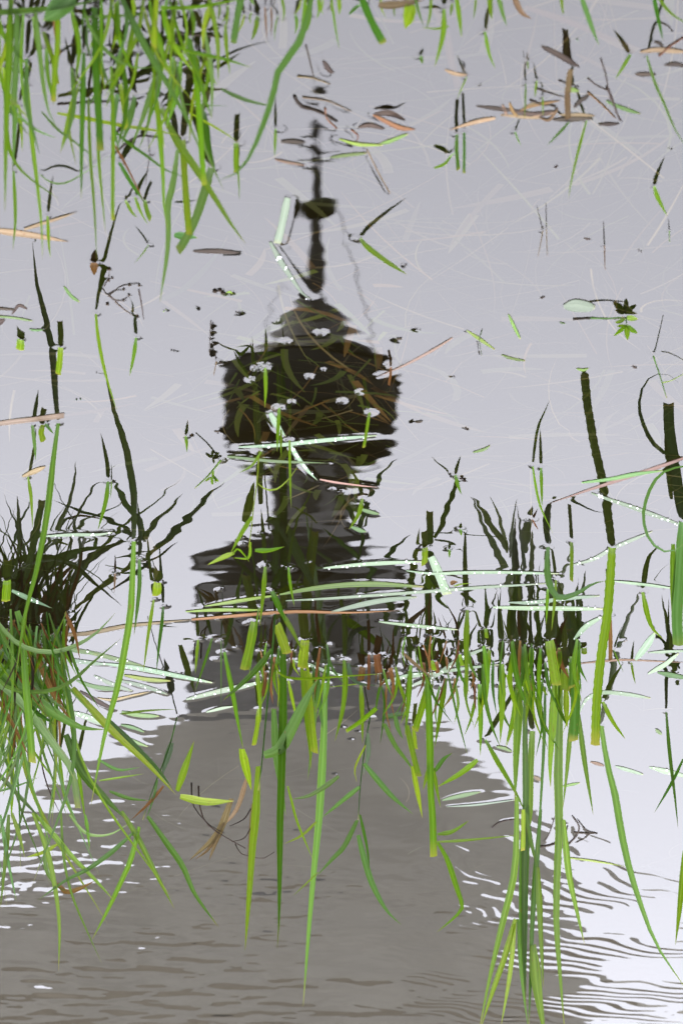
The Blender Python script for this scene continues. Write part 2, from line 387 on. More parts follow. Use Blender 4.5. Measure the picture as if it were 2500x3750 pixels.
def build_piece(name, col, w, lean, mode, tile, pts, foot, parent, org):
    loc, shape = mode[0], mode[1]
    px = [tp(tile, *p) for p in pts]; w = w * K * (0.88 if mode[0] == 'u' else 0.84)
    if loc == 'u':
        fu, fv = tp(tile, *foot) if foot else px[0]
        base = on_level(fu, fv); 
        y0 = base[1]
        def prj(u, v):
            q = on_stand(u, v, y0, lean)
            return q if q[2] > 0.003 else on_level(u, v, 0.003)
        if not foot or name == 'stub':
            b0 = on_level(*px[0])
            MEN.append((b0[0], b0[1], 0.35 * w * b0[1] / FPX, 0.0010))
    else:
        zz = 0.0005 + 0.0005 * random.random() if loc == 'f' else -0.012 - 0.03 * random.random()
        def prj(u, v): return on_level(u, v, zz)
    if shape == 'o':
        v = []; f = []
        for (u, q) in px:
            c = prj(u, q); r = w / 2 * c[1] / FPX * random.uniform(.8, 1.2)
            i0 = len(v)
            for a, rr in ((-1, .25), (-.5, .85), (.2, 1), (.75, .65), (1.0, .1)):
                for k in range(6):
                    th = k * math.pi / 3
                    v.append(c + np.array((rr * r * math.cos(th) * random.uniform(.8, 1.2), rr * r * math.sin(th), (a * .6 + .3) * r)))
            for i in range(4):
                for k in range(6):
                    a, b = i0 + i * 6 + k, i0 + i * 6 + (k + 1) % 6
                    f.append((a, b, b + 6, a + 6))
            f.append(tuple(i0 + k for k in range(5, -1, -1))); f.append(tuple(i0 + 24 + k for k in range(6)))
            if loc == 'f': MEN.append((c[0], c[1], r * 0.5, 0.0004))
        uv = [(0.3, 0.4)] * len(v)
        return mesh_obj(name, [q - org for q in v], f, M[col], parent, True, uv)
    L = sum(math.dist(px[i], px[i + 1]) for i in range(len(px) - 1))
    n = 5 if L < 60 else (9 if L < 220 else 13)
    if shape == 't':
        n = min(n, 9)
    if shape == 'z': n = 45
    C = catmull(px, n)
    if shape == 't':
        P = [prj(*c) for c in C]
        if loc == 'f':
            P = [p + np.array((0, 0, 0.0005 * math.sin(3 * i))) for i, p in enumerate(P)]
        rad = [w / 2 * p[1] / FPX for p in P]
        v, f = tube_mesh(P, rad, 5, 0.5)
        uv = [(k % 5 / 5, i / max(1, n - 1)) for i in range(n) for k in range(5)]
        if loc == 'f':
            for p, p0 in zip(P[1:], P[:-1]):
                m_ = max(1, int(np.linalg.norm(p - p0) / .0016))
                for e_ in range(m_):
                    z_ = p0 + (p - p0) * e_ / m_; MEN.append((z_[0], z_[1], 0.0008, 0.0002))
        return mesh_obj(name, [q - org for q in v], f, M[col], parent, True, uv)
    T = np.gradient(C, axis=0); T /= np.linalg.norm(T, axis=1)[:, None] + 1e-9
    N = np.stack((-T[:, 1], T[:, 0]), 1)
    v = []; uv = []
    tw0 = random.uniform(-.95, .95); tw1 = tw0 + random.uniform(-.8, .8); wv = random.uniform(0, 6)
    nrm = np.array((0.0, 1.0, -lean)); nrm /= np.linalg.norm(nrm)
    jag = random.uniform(-.6, .6)
    for i in range(n):
        t = i / (n - 1)
        ww = w * profile(shape, t, L, w) / 2
        ww *= (1 + .05 * math.sin(t * 11 + wv)) if shape != 'z' else (1 + .07 * (-1) ** i)
        off = T[i] * w * .45 * jag if (shape == 'c' and i == n - 1) else 0
        a = C[i] + N[i] * ww + off; b = C[i] - N[i] * ww - off
        pa, pb_, pc = prj(*a), prj(*b), prj(*C[i])
        wid = np.linalg.norm(pa - pb_)
        if loc == 'u':
            k = tw0 + (tw1 - tw0) * t
            pa = pa + nrm * k * wid * .5; pb_ = pb_ - nrm * k * wid * .5
            pc = pc + nrm * wid * .36
        else:
            ph = 0.0002 * math.sin(t * 9 + tw0 * 9)
            pa[2] += ph; pb_[2] += ph * .4; pc[2] += ph * .7 - 0.0002 * (loc == 'f')
            if loc == 'f':
                if i:
                    for q, q0 in ((pa, last[0]), (pb_, last[1])):
                        m_ = max(1, int(np.linalg.norm(q - q0) / .0016))
                        for e_ in range(m_):
                            z_ = q0 + (q - q0) * e_ / m_; MEN.append((z_[0], z_[1], 0.0008, 0.0002))
                last = (pa.copy(), pb_.copy())
        for q, s in ((pa, 0), (pc, .5), (pb_, 1)):
            v.append(q - org); uv.append((s, t))
    f = []
    for i in range(n - 1):
        for s in (0, 1):
            a = i * 3 + s; f.append((a, a + 1, a + 4, a + 3))
    return mesh_obj(name, v, f, M[col], parent, True, uv)

def droplets(parent, px, w, count, org):
    v = []; f = []
    C = catmull(px, 40)
    for _ in range(int(count * .6)):
        c = C[random.randrange(2, 38)]
        q = on_level(c[0] + random.uniform(-.3, .3) * w, c[1] + random.uniform(-.3, .3) * w, 0.0014)
        r = random.choice((.0006, .0008, .0010, .0013, .0017))
        i0 = len(v)
        for a, rr in ((-.5, .8), (.1, 1), (.7, .7), (1, .05)):
            for k in range(6):
                v.append(q - org + r * np.array((rr * math.cos(k * math.pi / 3), rr * math.sin(k * math.pi / 3), a)))
        for i in range(3):
            for k in range(6):
                a, b = i0 + i * 6 + k, i0 + i * 6 + (k + 1) % 6
                f.append((a, b, b + 6, a + 6))
    o = mesh_obj('droplets', v, f, m_drop, parent)
    o['kind'] = 'stuff'

def parse(line):
    # "<part> <col> <w> <lean> <mode> <tile> x,y x,y ... [b=x,y] [*n]"
    tk = line.split(); foot = None; pts = []; dr = 0
    for q in tk[6:]:
        if q.startswith('b='): foot = tuple(float(e) for e in q[2:].split(','))
        elif q.startswith('*'): dr = int(q[1:])
        else: pts.append(tuple(float(e) for e in q.split(',')))
    return tk[0], tk[1], float(tk[2]), float(tk[3]), tk[4], tk[5], pts, foot, dr

GROUPS = {'floating_leaf': 'leaves floating on the pond', 'grass_shoot': 'single grass shoots standing in the pond', 'sprout': 'small sprouts piercing the water',
          'straw': 'straws and reeds lying in the water', 'cut_reed': 'short cut reeds in the pond', 'dry_leaf': 'dead leaves on the pond', 'grass_clump': 'grass clumps growing in the pond',
          'thin_stem': 'thin stalks standing in the water', 'debris_tangle': 'tangles of drifting plant debris', 'tall_grass': 'tall single grass blades', 'dry_spike': 'small dry spikes',
          'star_plantlet': 'star-leaved plantlets', 'leafy_shoot': 'leafy grass shoots', 'stem': 'bare stalks'}
def build(data):
    for blk in data.strip().split('\n@'):
        lines = [q.strip() for q in blk.strip().lstrip('@').split('\n') if q.strip()]
        hd = [q.strip() for q in lines[0].split('|')]
        name, cat, label = hd[:3]; group = GROUPS.get(name)
        P = [parse(q) for q in lines[1:]]
        f0 = P[0]
        b0 = tp(f0[5], *(f0[7] if f0[7] else f0[6][0]))
        org = on_level(*b0)
        if len(P) == 1 and not P[0][8]:
            o = build_piece(name, *f0[1:8], None, org); o.location = org
            tag(o, label, cat, group)
            continue
        e = empty(name, org); tag(e, label, cat, group)
        for q in P:
            o = build_piece(*q[:8], e, org)
            if q[8]: droplets(o, [tp(q[5], *a) for a in q[6]], q[2] * K, q[8], org)

def extra_blades(root_name, col_choices, n, tile, xr, yr, lenr, wr, spread, seed, leans=(-.2, .35)):
    # fills a clump that already stands with more of its blades
    rr = random.Random(seed)
    e = next(o for o in scene.objects if o.name == root_name)
    org = np.array(e.location)
    for _ in range(n):
        x, y = rr.uniform(*xr), rr.uniform(*yr); L = rr.uniform(*lenr); s = rr.uniform(-spread, spread)
        bend = rr.uniform(-.25, .25)
        pts = [(x, y), (x + s * L * .45, y + L * .5), (x + (s + bend) * L, y + L)]
        build_piece('blade', rr.choice(col_choices), rr.uniform(*wr), rr.uniform(*leans), 'up', tile, pts, None, e, org)

CLUMPS = '''
@grass_clump|grass|large soft-focus tangle of green blades filling the upper-left corner
blade g 45 .05 up 00 65,-60 55,300 38,700 30,1215
blade b 40 .1 uc 00 100,80 95,350 80,600 b=100,-40
blade b 34 .1 up 00 205,60 220,220 245,430 275,620 330,740 b=205,-40
blade g 36 .0 uc 00 332,60 332,250 315,420 308,580 b=332,-30
blade g 30 .1 up 00 160,480 185,800 215,1050 240,1300 246,1490
blade d 40 .0 up 00 482,300 476,600 470,850 468,1150
blade d 44 .05 uc 00 545,40 552,400 570,700 576,860
blade g 20 .1 up 00 556,700 572,960 592,1176 608,1340
blade g 22 .1 up 00 508,560 520,900 542,1180 558,1500
blade g 24 .0 uc 00 640,380 650,700 648,1176 650,1262
blade b 50 -.1 up 00 690,-30 790,180 880,350 960,480 1050,640 1135,810 b=690,-60
blade b 30 -.1 up 00 480,50 520,160 600,280 700,360 800,390 910,380 b=480,20
blade b 20 .0 up 00 480,100 700,90 870,78 b=470,40
blade g 36 .0 uc 00 1085,220 1120,400 1142,650 1160,900 1172,1060
blade g 32 .1 up 00 895,540 920,800 936,1000 942,1176 962,1320
blade g 46 .1 up 00 925,620 1010,800 1120,960 1230,1130 1330,1290 1412,1402
blade d 46 .0 up 00 1170,640 1200,850 1242,1015
blade g 28 -.1 up 00 960,240 1080,290 1200,320 1300,342 1450,390 b=940,100
blade b 22 .0 up 00 1270,510 1350,550 1450,585 1560,608 b=1260,420
blade y 30 .0 up 00 330,650 500,680 700,720 900,750 1045,782 b=320,600
blade b 17 .0 up 00 1050,598 1200,605 1315,609 b=1040,560
blade y 26 .0 up 00 1085,645 1200,710 1300,770 1375,822 b=1060,560
blade d 30 .0 up 00 650,745 750,830 850,900 960,980 1090,1022 b=640,640
blade b 16 .0 up 00 60,620 200,740 330,795 b=50,500
blade b 18 .0 up 00 240,640 330,740 430,815 560,920 b=220,520
blade d 32 .1 up 00 685,930 760,1060 845,1180
blade y 42 .1 uc 00 1050,800 1060,1000 1072,1176 1086,1345
blade b 42 .15 up 00 1020,860 995,1050 965,1176 968,1340 955,1500 930,1660 918,1740
blade b 56 .1 uc 00 1215,960 1160,1150 1110,1290 1050,1400 1022,1440
leaf d 36 .1 up 00 1000,1350 1060,1355 1135,1365 b=990,1250
blade b 46 -.2 up 10 620,-60 580,130 525,270 425,400 388,560 340,700 280,850 200,980 85,1036 b=640,-90
blade b 110 .0 up 00 -60,75 200,55 400,30 620,-20 b=-60,-60
blade b 130 .0 up 00 420,-40 340,40 250,120 b=420,-80
blade g 52 .0 up 00 930,45 1100,42 1250,20 1420,-15 b=900,-40
blade y 30 .0 up 00 760,-20 770,60 760,130 b=760,-60
blade g 30 .1 uc 00 250,180 300,330 330,480
blade g 30 .1 up 00 860,0 880,120 930,260 950,420 b=860,-40
blade y 34 .0 uc 00 900,-20 890,130 885,270 b=900,-40
blade g 28 .1 up 00 30,480 45,800 100,950 220,1060 340,1140
blade y 22 .1 up 00 110,600 125,750 130,870
blade g 26 .0 up 00 80,980 90,1250 75,1440
blade g 22 .0 up 00 275,1240 282,1400 292,1480
blade b 14 .1 up 00 230,1000 290,1045 380,1050 520,970 650,880
blade y 30 .0 uc 00 690,480 710,600 725,735
blade g 26 .0 up 00 1200,380 1190,480 1165,560
blade g 32 .0 up 00 1160,300 1200,400 1250,500
blade g 26 .0 uc 00 830,1150 845,1210 865,1260
blade g 20 .0 up 00 720,1150 760,1220 790,1250
blade g 22 .0 up 00 775,1130 810,1220 850,1290
dry_blade o 26 .1 uc 00 310,100 325,200 340,320
dry_blade o 16 .2 up 00 640,800 720,940 800,1100 830,1170
stem k 8 .2 ut 00 860,880 850,960 835,1060
stem k 14 .1 ft 00 330,600 500,590 700,580 830,560
stem k 16 .1 ft 00 640,900 780,790 920,790
stem k 20 .1 ft 00 960,470 1070,390 1180,330
stem k 26 .1 ft 00 1010,190 1120,200 1280,215
@grass_clump|grass|soft-focus fringe of short blades along the top edge right of the corner tangle
blade b 42 .0 uc 10 215,-30 190,80 165,245 b=215,-60
blade g 26 .0 up 10 118,140 125,280 145,430
blade g 30 .0 up 10 305,90 290,170 268,232
blade g 24 .0 up 10 578,-20 565,110 540,235 b=578,-60
blade g 20 .0 up 10 610,60 600,120 588,182
blade g 15 .0 up 10 725,-20 745,130 772,285 b=725,-50
blade d 46 .0 uc 10 895,-20 955,120 1022,245 b=895,-50
leaf y 30 .0 up 10 765,-20 772,30 770,86 b=765,-50
leaf y 84 .0 up 10 1185,20 1170,90 1148,165 b=1185,-30
blade g 36 .0 up 10 1372,50 1366,200 1318,385
blade g 32 .0 up 10 1440,-30 1460,100 1472,215 b=1440,-60
blade b 22 .0 up 10 1205,-20 1230,80 1255,150 b=1205,-60
blade g 20 .0 up 10 1300,-20 1290,90 1270,170 b=1300,-60
blade g 20 .0 up 10 1400,150 1330,165 1240,155 b=1400,100
blade g 18 .0 up 10 440,-20 455,60 445,130 b=440,-50
blade g 20 .0 up 10 650,-20 655,60 640,110 b=650,-50
blade g 14 .0 up 10 1090,10 1085,60 1090,100
blade d 22 .0 up 10 830,80 870,40 930,10 b=830,20
dry_blade o 12 .0 up 10 345,40 350,130 358,240
dry_blade o 12 .0 up 10 380,40 384,120 380,215
blade g 34 .0 up 20 455,-30 462,40 470,112 b=455,-60
blade b 36 .0 up 20 505,-30 530,70 555,152 b=505,-60
blade g 24 .0 up 20 865,-30 872,30 880,86 b=865,-60
blade g 14 .0 up 20 380,-20 372,60 365,110 b=380,-50
blade b 30 .0 up 20 975,-40 1010,60 1045,160 1085,262 b=975,-70
blade d 30 .0 up 20 1395,-40 1420,90 1452,235 b=1395,-70
blade g 30 .0 up 20 1410,-40 1480,60 1568,125 1610,150 b=1410,-60
blade g 26 .0 up 20 430,180 455,310 490,395
dry_blade t 40 .0 up 20 595,-20 640,70 700,110 b=595,-60
dry_blade t 50 .0 up 20 -180,30 -60,25 80,0 b=-200,-40
@grass_clump|grass|dense bent-over clump at the left edge with broad bluish arching leaves
blade b 30 0.10 up 03 -60,-20 0,60 80,150 180,202 300,216 420,186 550,110 665,-10 b=-120,-60
blade b 38 0.10 up 03 -60,300 0,385 80,432 200,447 320,430 430,370 530,280 695,138 b=-120,40 *26
blade b 84 0.35 up 03 -80,230 60,370 180,470 320,570 470,650 610,660 b=-80,60
blade b 64 0.35 up 03 -60,350 120,500 260,690 370,840 435,960 b=-60,60
blade b 48 0.60 uc 03 140,380 200,560 300,720 410,890 450,1115 b=120,120
blade b 50 0.35 up 03 -60,150 100,300 230,440 400,560 b=-60,60
blade d 60 0.35 up 03 -60,260 80,420 180,540 330,640 b=-60,80
blade g 46 0.35 uc 03 100,-20 130,110 150,400 178,700 188,852
dry_blade o 40 0.35 up 03 145,90 250,330 330,500 432,632
dry_blade o 26 0.35 up 03 -20,470 80,640 172,822 b=-20,150
dry_blade o 24 0.10 up 03 190,120 290,290 400,420 b=150,80
blade y 52 0.35 up 03 420,420 560,580 700,720 850,860 1010,1035 b=380,160
blade d 40 0.35 up 03 620,600 780,760 900,880 995,1005 b=500,180
blade d 62 0.60 up 03 380,690 470,900 600,1050 740,1190 b=300,150
blade g 42 0.60 up 03 205,1150 300,1256 420,1396 540,1516 664,1652 b=120,200
blade g 38 0.60 up 03 190,1140 262,1326 310,1526 342,1776 338,2048 b=120,200
blade g 19 0.60 up 03 352,1120 365,1376 410,1596 500,1816 588,2008 b=240,200
blade y 32 0.60 up 03 70,1140 110,1260 145,1396 b=60,200
blade g 34 0.60 up 03 52,1150 40,1326 4,1690 b=40,200
blade b 28 0.60 up 03 5,1150 50,1426 96,1646 b=0,200
blade b 26 0.60 up 03 400,1150 480,1246 560,1271 650,1256 745,1198 b=300,200
blade g 22 0.60 up 03 490,1150 506,1250 515,1352 b=400,200
blade g 36 0.60 up 03 700,1130 800,1296 880,1456 1002,1690 b=500,200
blade d 38 0.60 up 03 850,1160 960,1316 1050,1446 1120,1606 1255,1795 b=560,200
blade g 36 0.60 up 03 800,1220 752,1406 700,1526 620,1696 530,1868 b=600,200
blade b 30 0.60 up 03 770,1250 640,1366 500,1466 380,1526 218,1642 b=600,200
dry_blade o 32 0.60 up 03 330,1545 380,1592 450,1578 545,1530 b=250,250
blade y 26 0.60 up 03 330,1320 250,1366 150,1396 b=250,250
blade b 26 0.60 up 03 270,1270 262,1436 312,1546 385,1592 b=200,250
blade g 15 0.10 up 03 690,572 850,552 1012,545 b=600,300
blade b 22 0.35 up 03 560,830 680,892 805,878 b=450,250
blade g 15 0.35 up 03 570,955 700,935 828,915 b=450,250
blade d 26 0.35 up 03 630,1015 740,1055 855,1070 b=500,250
dry_blade o 20 0.60 up 03 940,985 860,1080 755,1180 b=700,260
blade d 18 0.60 up 03 905,950 880,1060 838,1180 b=700,260
blade g 28 0.10 up 03 325,800 310,1000 288,1180
blade g 26 0.10 up 03 340,800 370,1030 425,1180
blade g 24 0.10 up 03 440,840 465,1000 492,1190
blade g 28 0.10 up 03 75,840 72,1000 66,1190
blade d 34 0.35 up 03 -20,900 100,1030 250,1190 b=-20,400
blade b 16 0.35 up 03 -20,1020 100,985 225,935 b=-20,500
dry_blade k 10 0.35 up 03 240,740 240,850 280,1000 365,1180 b=220,400
blade g 22 0.35 up 03 350,500 260,590 120,770 b=350,200
blade y 30 0.10 up 03 60,700 50,900 20,1040
blade g 20 0.10 up 03 150,-40 145,60 130,150
blade g 26 0.35 up 03 62,-30 70,150 75,400 62,640
@grass_clump|grass|tall upright green blades rising in front of the mirrored tower shaft
blade d 58 -.2 up 13 449,172 450,400 446,700 438,1000 432,1176 430,1476 425,1776 416,1920
blade y 56 .0 uc 13 285,40 262,170 228,315
blade g 16 .0 up 13 310,-40 282,160 255,352
leaf y 58 .0 uc 13 412,55 440,130 472,222 b=412,40
blade g 30 .0 up 13 435,-20 500,90 563,215
stem d 17 .0 ut 13 402,0 385,250 360,500 337,750 325,880 308,1010
leaf y 56 .0 up 13 306,870 290,1176 275,1326 250,1676 231,1930 b=402,100
leaf y 62 .0 up 13 212,770 236,880 268,1010 b=330,110
blade g 32 .0 up 13 112,215 160,450 190,620 222,780
leaf b 84 .0 up 13 340,808 430,770 505,640 575,500 655,360 b=402,120
leaf g 24 .0 up 13 405,285 440,350 560,370 800,355 1035,340 b=405,100
leaf d 42 .0 up 13 385,200 310,300 220,390 105,495 b=385,60
blade y 62 .0 uc 13 575,145 568,220 558,305
blade y 46 .0 uc 13 578,320 600,500 620,700 630,792 b=575,150
blade g 36 .0 up 13 555,300 580,560 600,750 612,892 b=560,160
blade g 52 .70 up 13 692,395 686,600 672,900 655,1176 630,1426 600,1776 564,2252
blade b 36 .0 up 13 645,330 660,520 678,668
blade b 34 .0 up 13 640,390 628,600 612,780 590,955
blade b 52 .0 up 13 395,540 410,800 440,1000 466,1155 b=395,150
blade g 32 .0 up 13 300,330 315,470 322,620
blade y 32 .0 uc 13 312,540 300,650 282,750
blade g 38 .0 up 13 800,260 805,400 790,550 746,730
blade g 32 .0 up 13 895,400 902,550 905,742
stub o 42 .0 uc 13 905,300 900,340 893,378
stub o 20 .0 uc 13 940,230 942,330 938,432
stub o 46 .0 uc 13 985,228 992,280 1002,335
leaf w 34 .0 up 13 825,280 835,350 880,395 990,410 b=825,240
stem y 8 .0 up 13 890,398 800,408 700,418 b=890,350
blade d 16 .0 up 13 1012,400 1030,500 1020,640 1004,748
dry_blade o 24 .0 uc 13 350,330 345,400 330,470
leaf b 30 .0 up 13 770,928 700,980 600,1040 495,1062 b=780,320
leaf b 34 .0 up 13 888,990 800,1060 675,1165 b=780,320
leaf g 18 .0 up 13 475,985 500,1080 525,1176 570,1290 628,1425 b=470,300
leaf b 36 .0 up 13 875,1180 800,1330 735,1400 640,1505 b=700,320
stem y 10 .0 up 13 650,1480 560,1566 508,1615 b=690,320
leaf y 18 .0 up 13 640,1190 560,1266 455,1318 b=690,320
@grass_clump|grass|loose sheaf of narrow blades between the tower reflection and the right-hand stand
blade g 34 .0 up 13 1182,290 1168,500 1148,700
blade g 44 .0 uc 13 1282,395 1250,520 1205,665
blade g 44 .05 uc 13 1278,360 1290,700 1295,1000 1307,1176 1312,1390
blade g 36 .0 up 13 1382,365 1352,560 1318,768
blade d 16 .0 up 13 1393,335 1440,550 1508,815
blade y 36 .0 uc 13 1158,635 1190,780 1226,928 b=1175,300
blade y 36 .0 up 13 1190,870 1220,1020 1248,1170 b=1190,320
leaf b 40 .0 up 13 1028,625 1090,750 1150,830 1218,925 b=1100,330
leaf b 40 .0 up 13 912,855 990,950 1080,1050 1195,1148 b=1000,330
blade g 40 .0 uc 13 985,538 900,610 812,670 b=985,350
stem d 11 .0 ut 13 948,590 920,750 892,980 880,1180
leaf w 30 .0 up 13 935,680 938,800 908,925 b=940,350
leaf y 15 .0 up 13 922,750 862,880 872,965 b=930,350
leaf g 38 .0 up 13 1565,835 1470,910 1332,992 b=1350,380
blade y 24 .0 up 13 1282,880 1268,940 1252,1008 b=1280,380
blade g 24 .0 up 13 1312,880 1330,1000 1352,1110 b=1300,380
leaf b 32 .0 up 13 1090,580 1110,660 1138,718 b=1090,350
leaf d 30 .0 up 13 1320,900 1370,830 1420,795 b=1300,380
leaf b 44 .05 up 13 880,1266 910,1386 960,1546 1040,1696 1128,1784 b=900,380
blade d 22 .05 up 13 890,1150 930,1336 945,1470 b=890,380
leaf g 38 .05 up 13 1335,1310 1390,1406 1440,1556 1476,1680 1430,1740 1330,1826 b=1330,400
leaf g 16 .0 up 13 1330,1306 1450,1300 1590,1288 1790,1268 b=1330,400
leaf g 26 .0 up 13 1335,1262 1420,1246 1515,1184 b=1330,400
leaf d 26 .0 up 13 1020,592 1100,575 1190,560 b=1020,500
dry_blade t 30 .0 up 13 1130,215 1200,280 1305,365 b=1120,150
stub o 22 .0 uc 13 1255,275 1258,310 1262,345
stub o 26 .0 uc 13 1325,270 1330,300 1335,335
stub y 34 .0 uc 13 1300,262 1306,290 1316,320
blade y 24 .0 uc 13 1195,640 1205,720 1210,770
@grass_clump|grass|dense stand of broad upright blades running off the bottom edge right of centre
blade d 32 0.15 up 23 418,285 430,470 470,640 522,770
blade y 44 0.15 up 23 527,285 530,500 518,740
blade g 36 0.15 up 23 400,400 406,600 404,815
blade g 58 0.45 up 23 625,362 620,600 610,800 602,1075
blade d 44 0.75 up 23 662,440 660,700 664,1000 662,1176 655,1476 655,1876 666,2292
blade g 42 0.45 uc 23 702,670 692,900 685,1150 668,1230 650,1356
blade y 60 0.15 uc 23 800,150 815,250 842,405
blade y 58 0.45 up 23 838,340 820,600 805,850 807,1000
blade g 60 0.75 up 23 862,410 855,700 850,1000 858,1176 845,1476 840,1776 862,2076 890,2420
blade d 62 0.15 uc 23 940,300 950,500 938,725
blade g 34 0.45 up 23 925,590 905,850 878,1110 b=930,320
blade g 38 0.45 up 23 968,575 1000,830 1052,1155 b=950,320
blade y 52 0.15 uc 23 885,308 888,380 892,435
blade y 42 0.15 up 23 895,425 897,550 903,650 b=890,320
blade d 24 0.45 up 23 776,415 770,700 755,1000 742,1200 728,1380
stub d 40 0.15 uc 23 930,240 930,330 928,420
blade g 34 0.15 up 23 432,718 500,840 600,1010 662,1135
dry_blade y 32 0.15 up 23 558,345 600,520 596,625
dry_blade o 28 0.15 uc 23 645,285 670,370 692,440
dry_blade o 26 0.15 uc 23 845,210 850,250 855,295
dry_blade o 22 0.15 uc 23 820,400 838,450 845,505
blade y 22 0.15 up 23 748,388 770,440 792,468
blade g 44 0.75 up 23 612,1050 612,1176 600,1476 530,1776 460,2076 395,2400 b=625,380
blade y 38 0.75 up 23 605,1750 540,1976 470,2176 405,2380 b=640,380
blade y 36 0.75 up 23 602,1780 572,2076 522,2370 b=640,380
blade d 74 0.75 up 23 668,1100 655,1426 650,1776 655,2076 666,2292 b=665,440
stub y 28 0.45 uc 23 650,1120 650,1250 648,1358 b=660,400
blade g 30 0.75 up 23 668,1140 700,1326 740,1478 b=668,420
blade d 40 0.75 up 23 750,1120 722,1476 702,1776 692,2100 680,2400 b=770,430
blade g 40 0.75 up 23 733,1450 750,1826 766,2145 b=740,430
blade g 24 0.75 up 23 618,1750 640,2076 682,2400 b=640,400
blade g 74 0.75 up 23 705,1900 735,2176 775,2420 b=700,430
blade g 44 0.75 up 23 882,1180 910,1476 960,1716 1002,1896 b=870,410
stub g 30 0.15 uc 23 615,360 622,395 622,432
'''
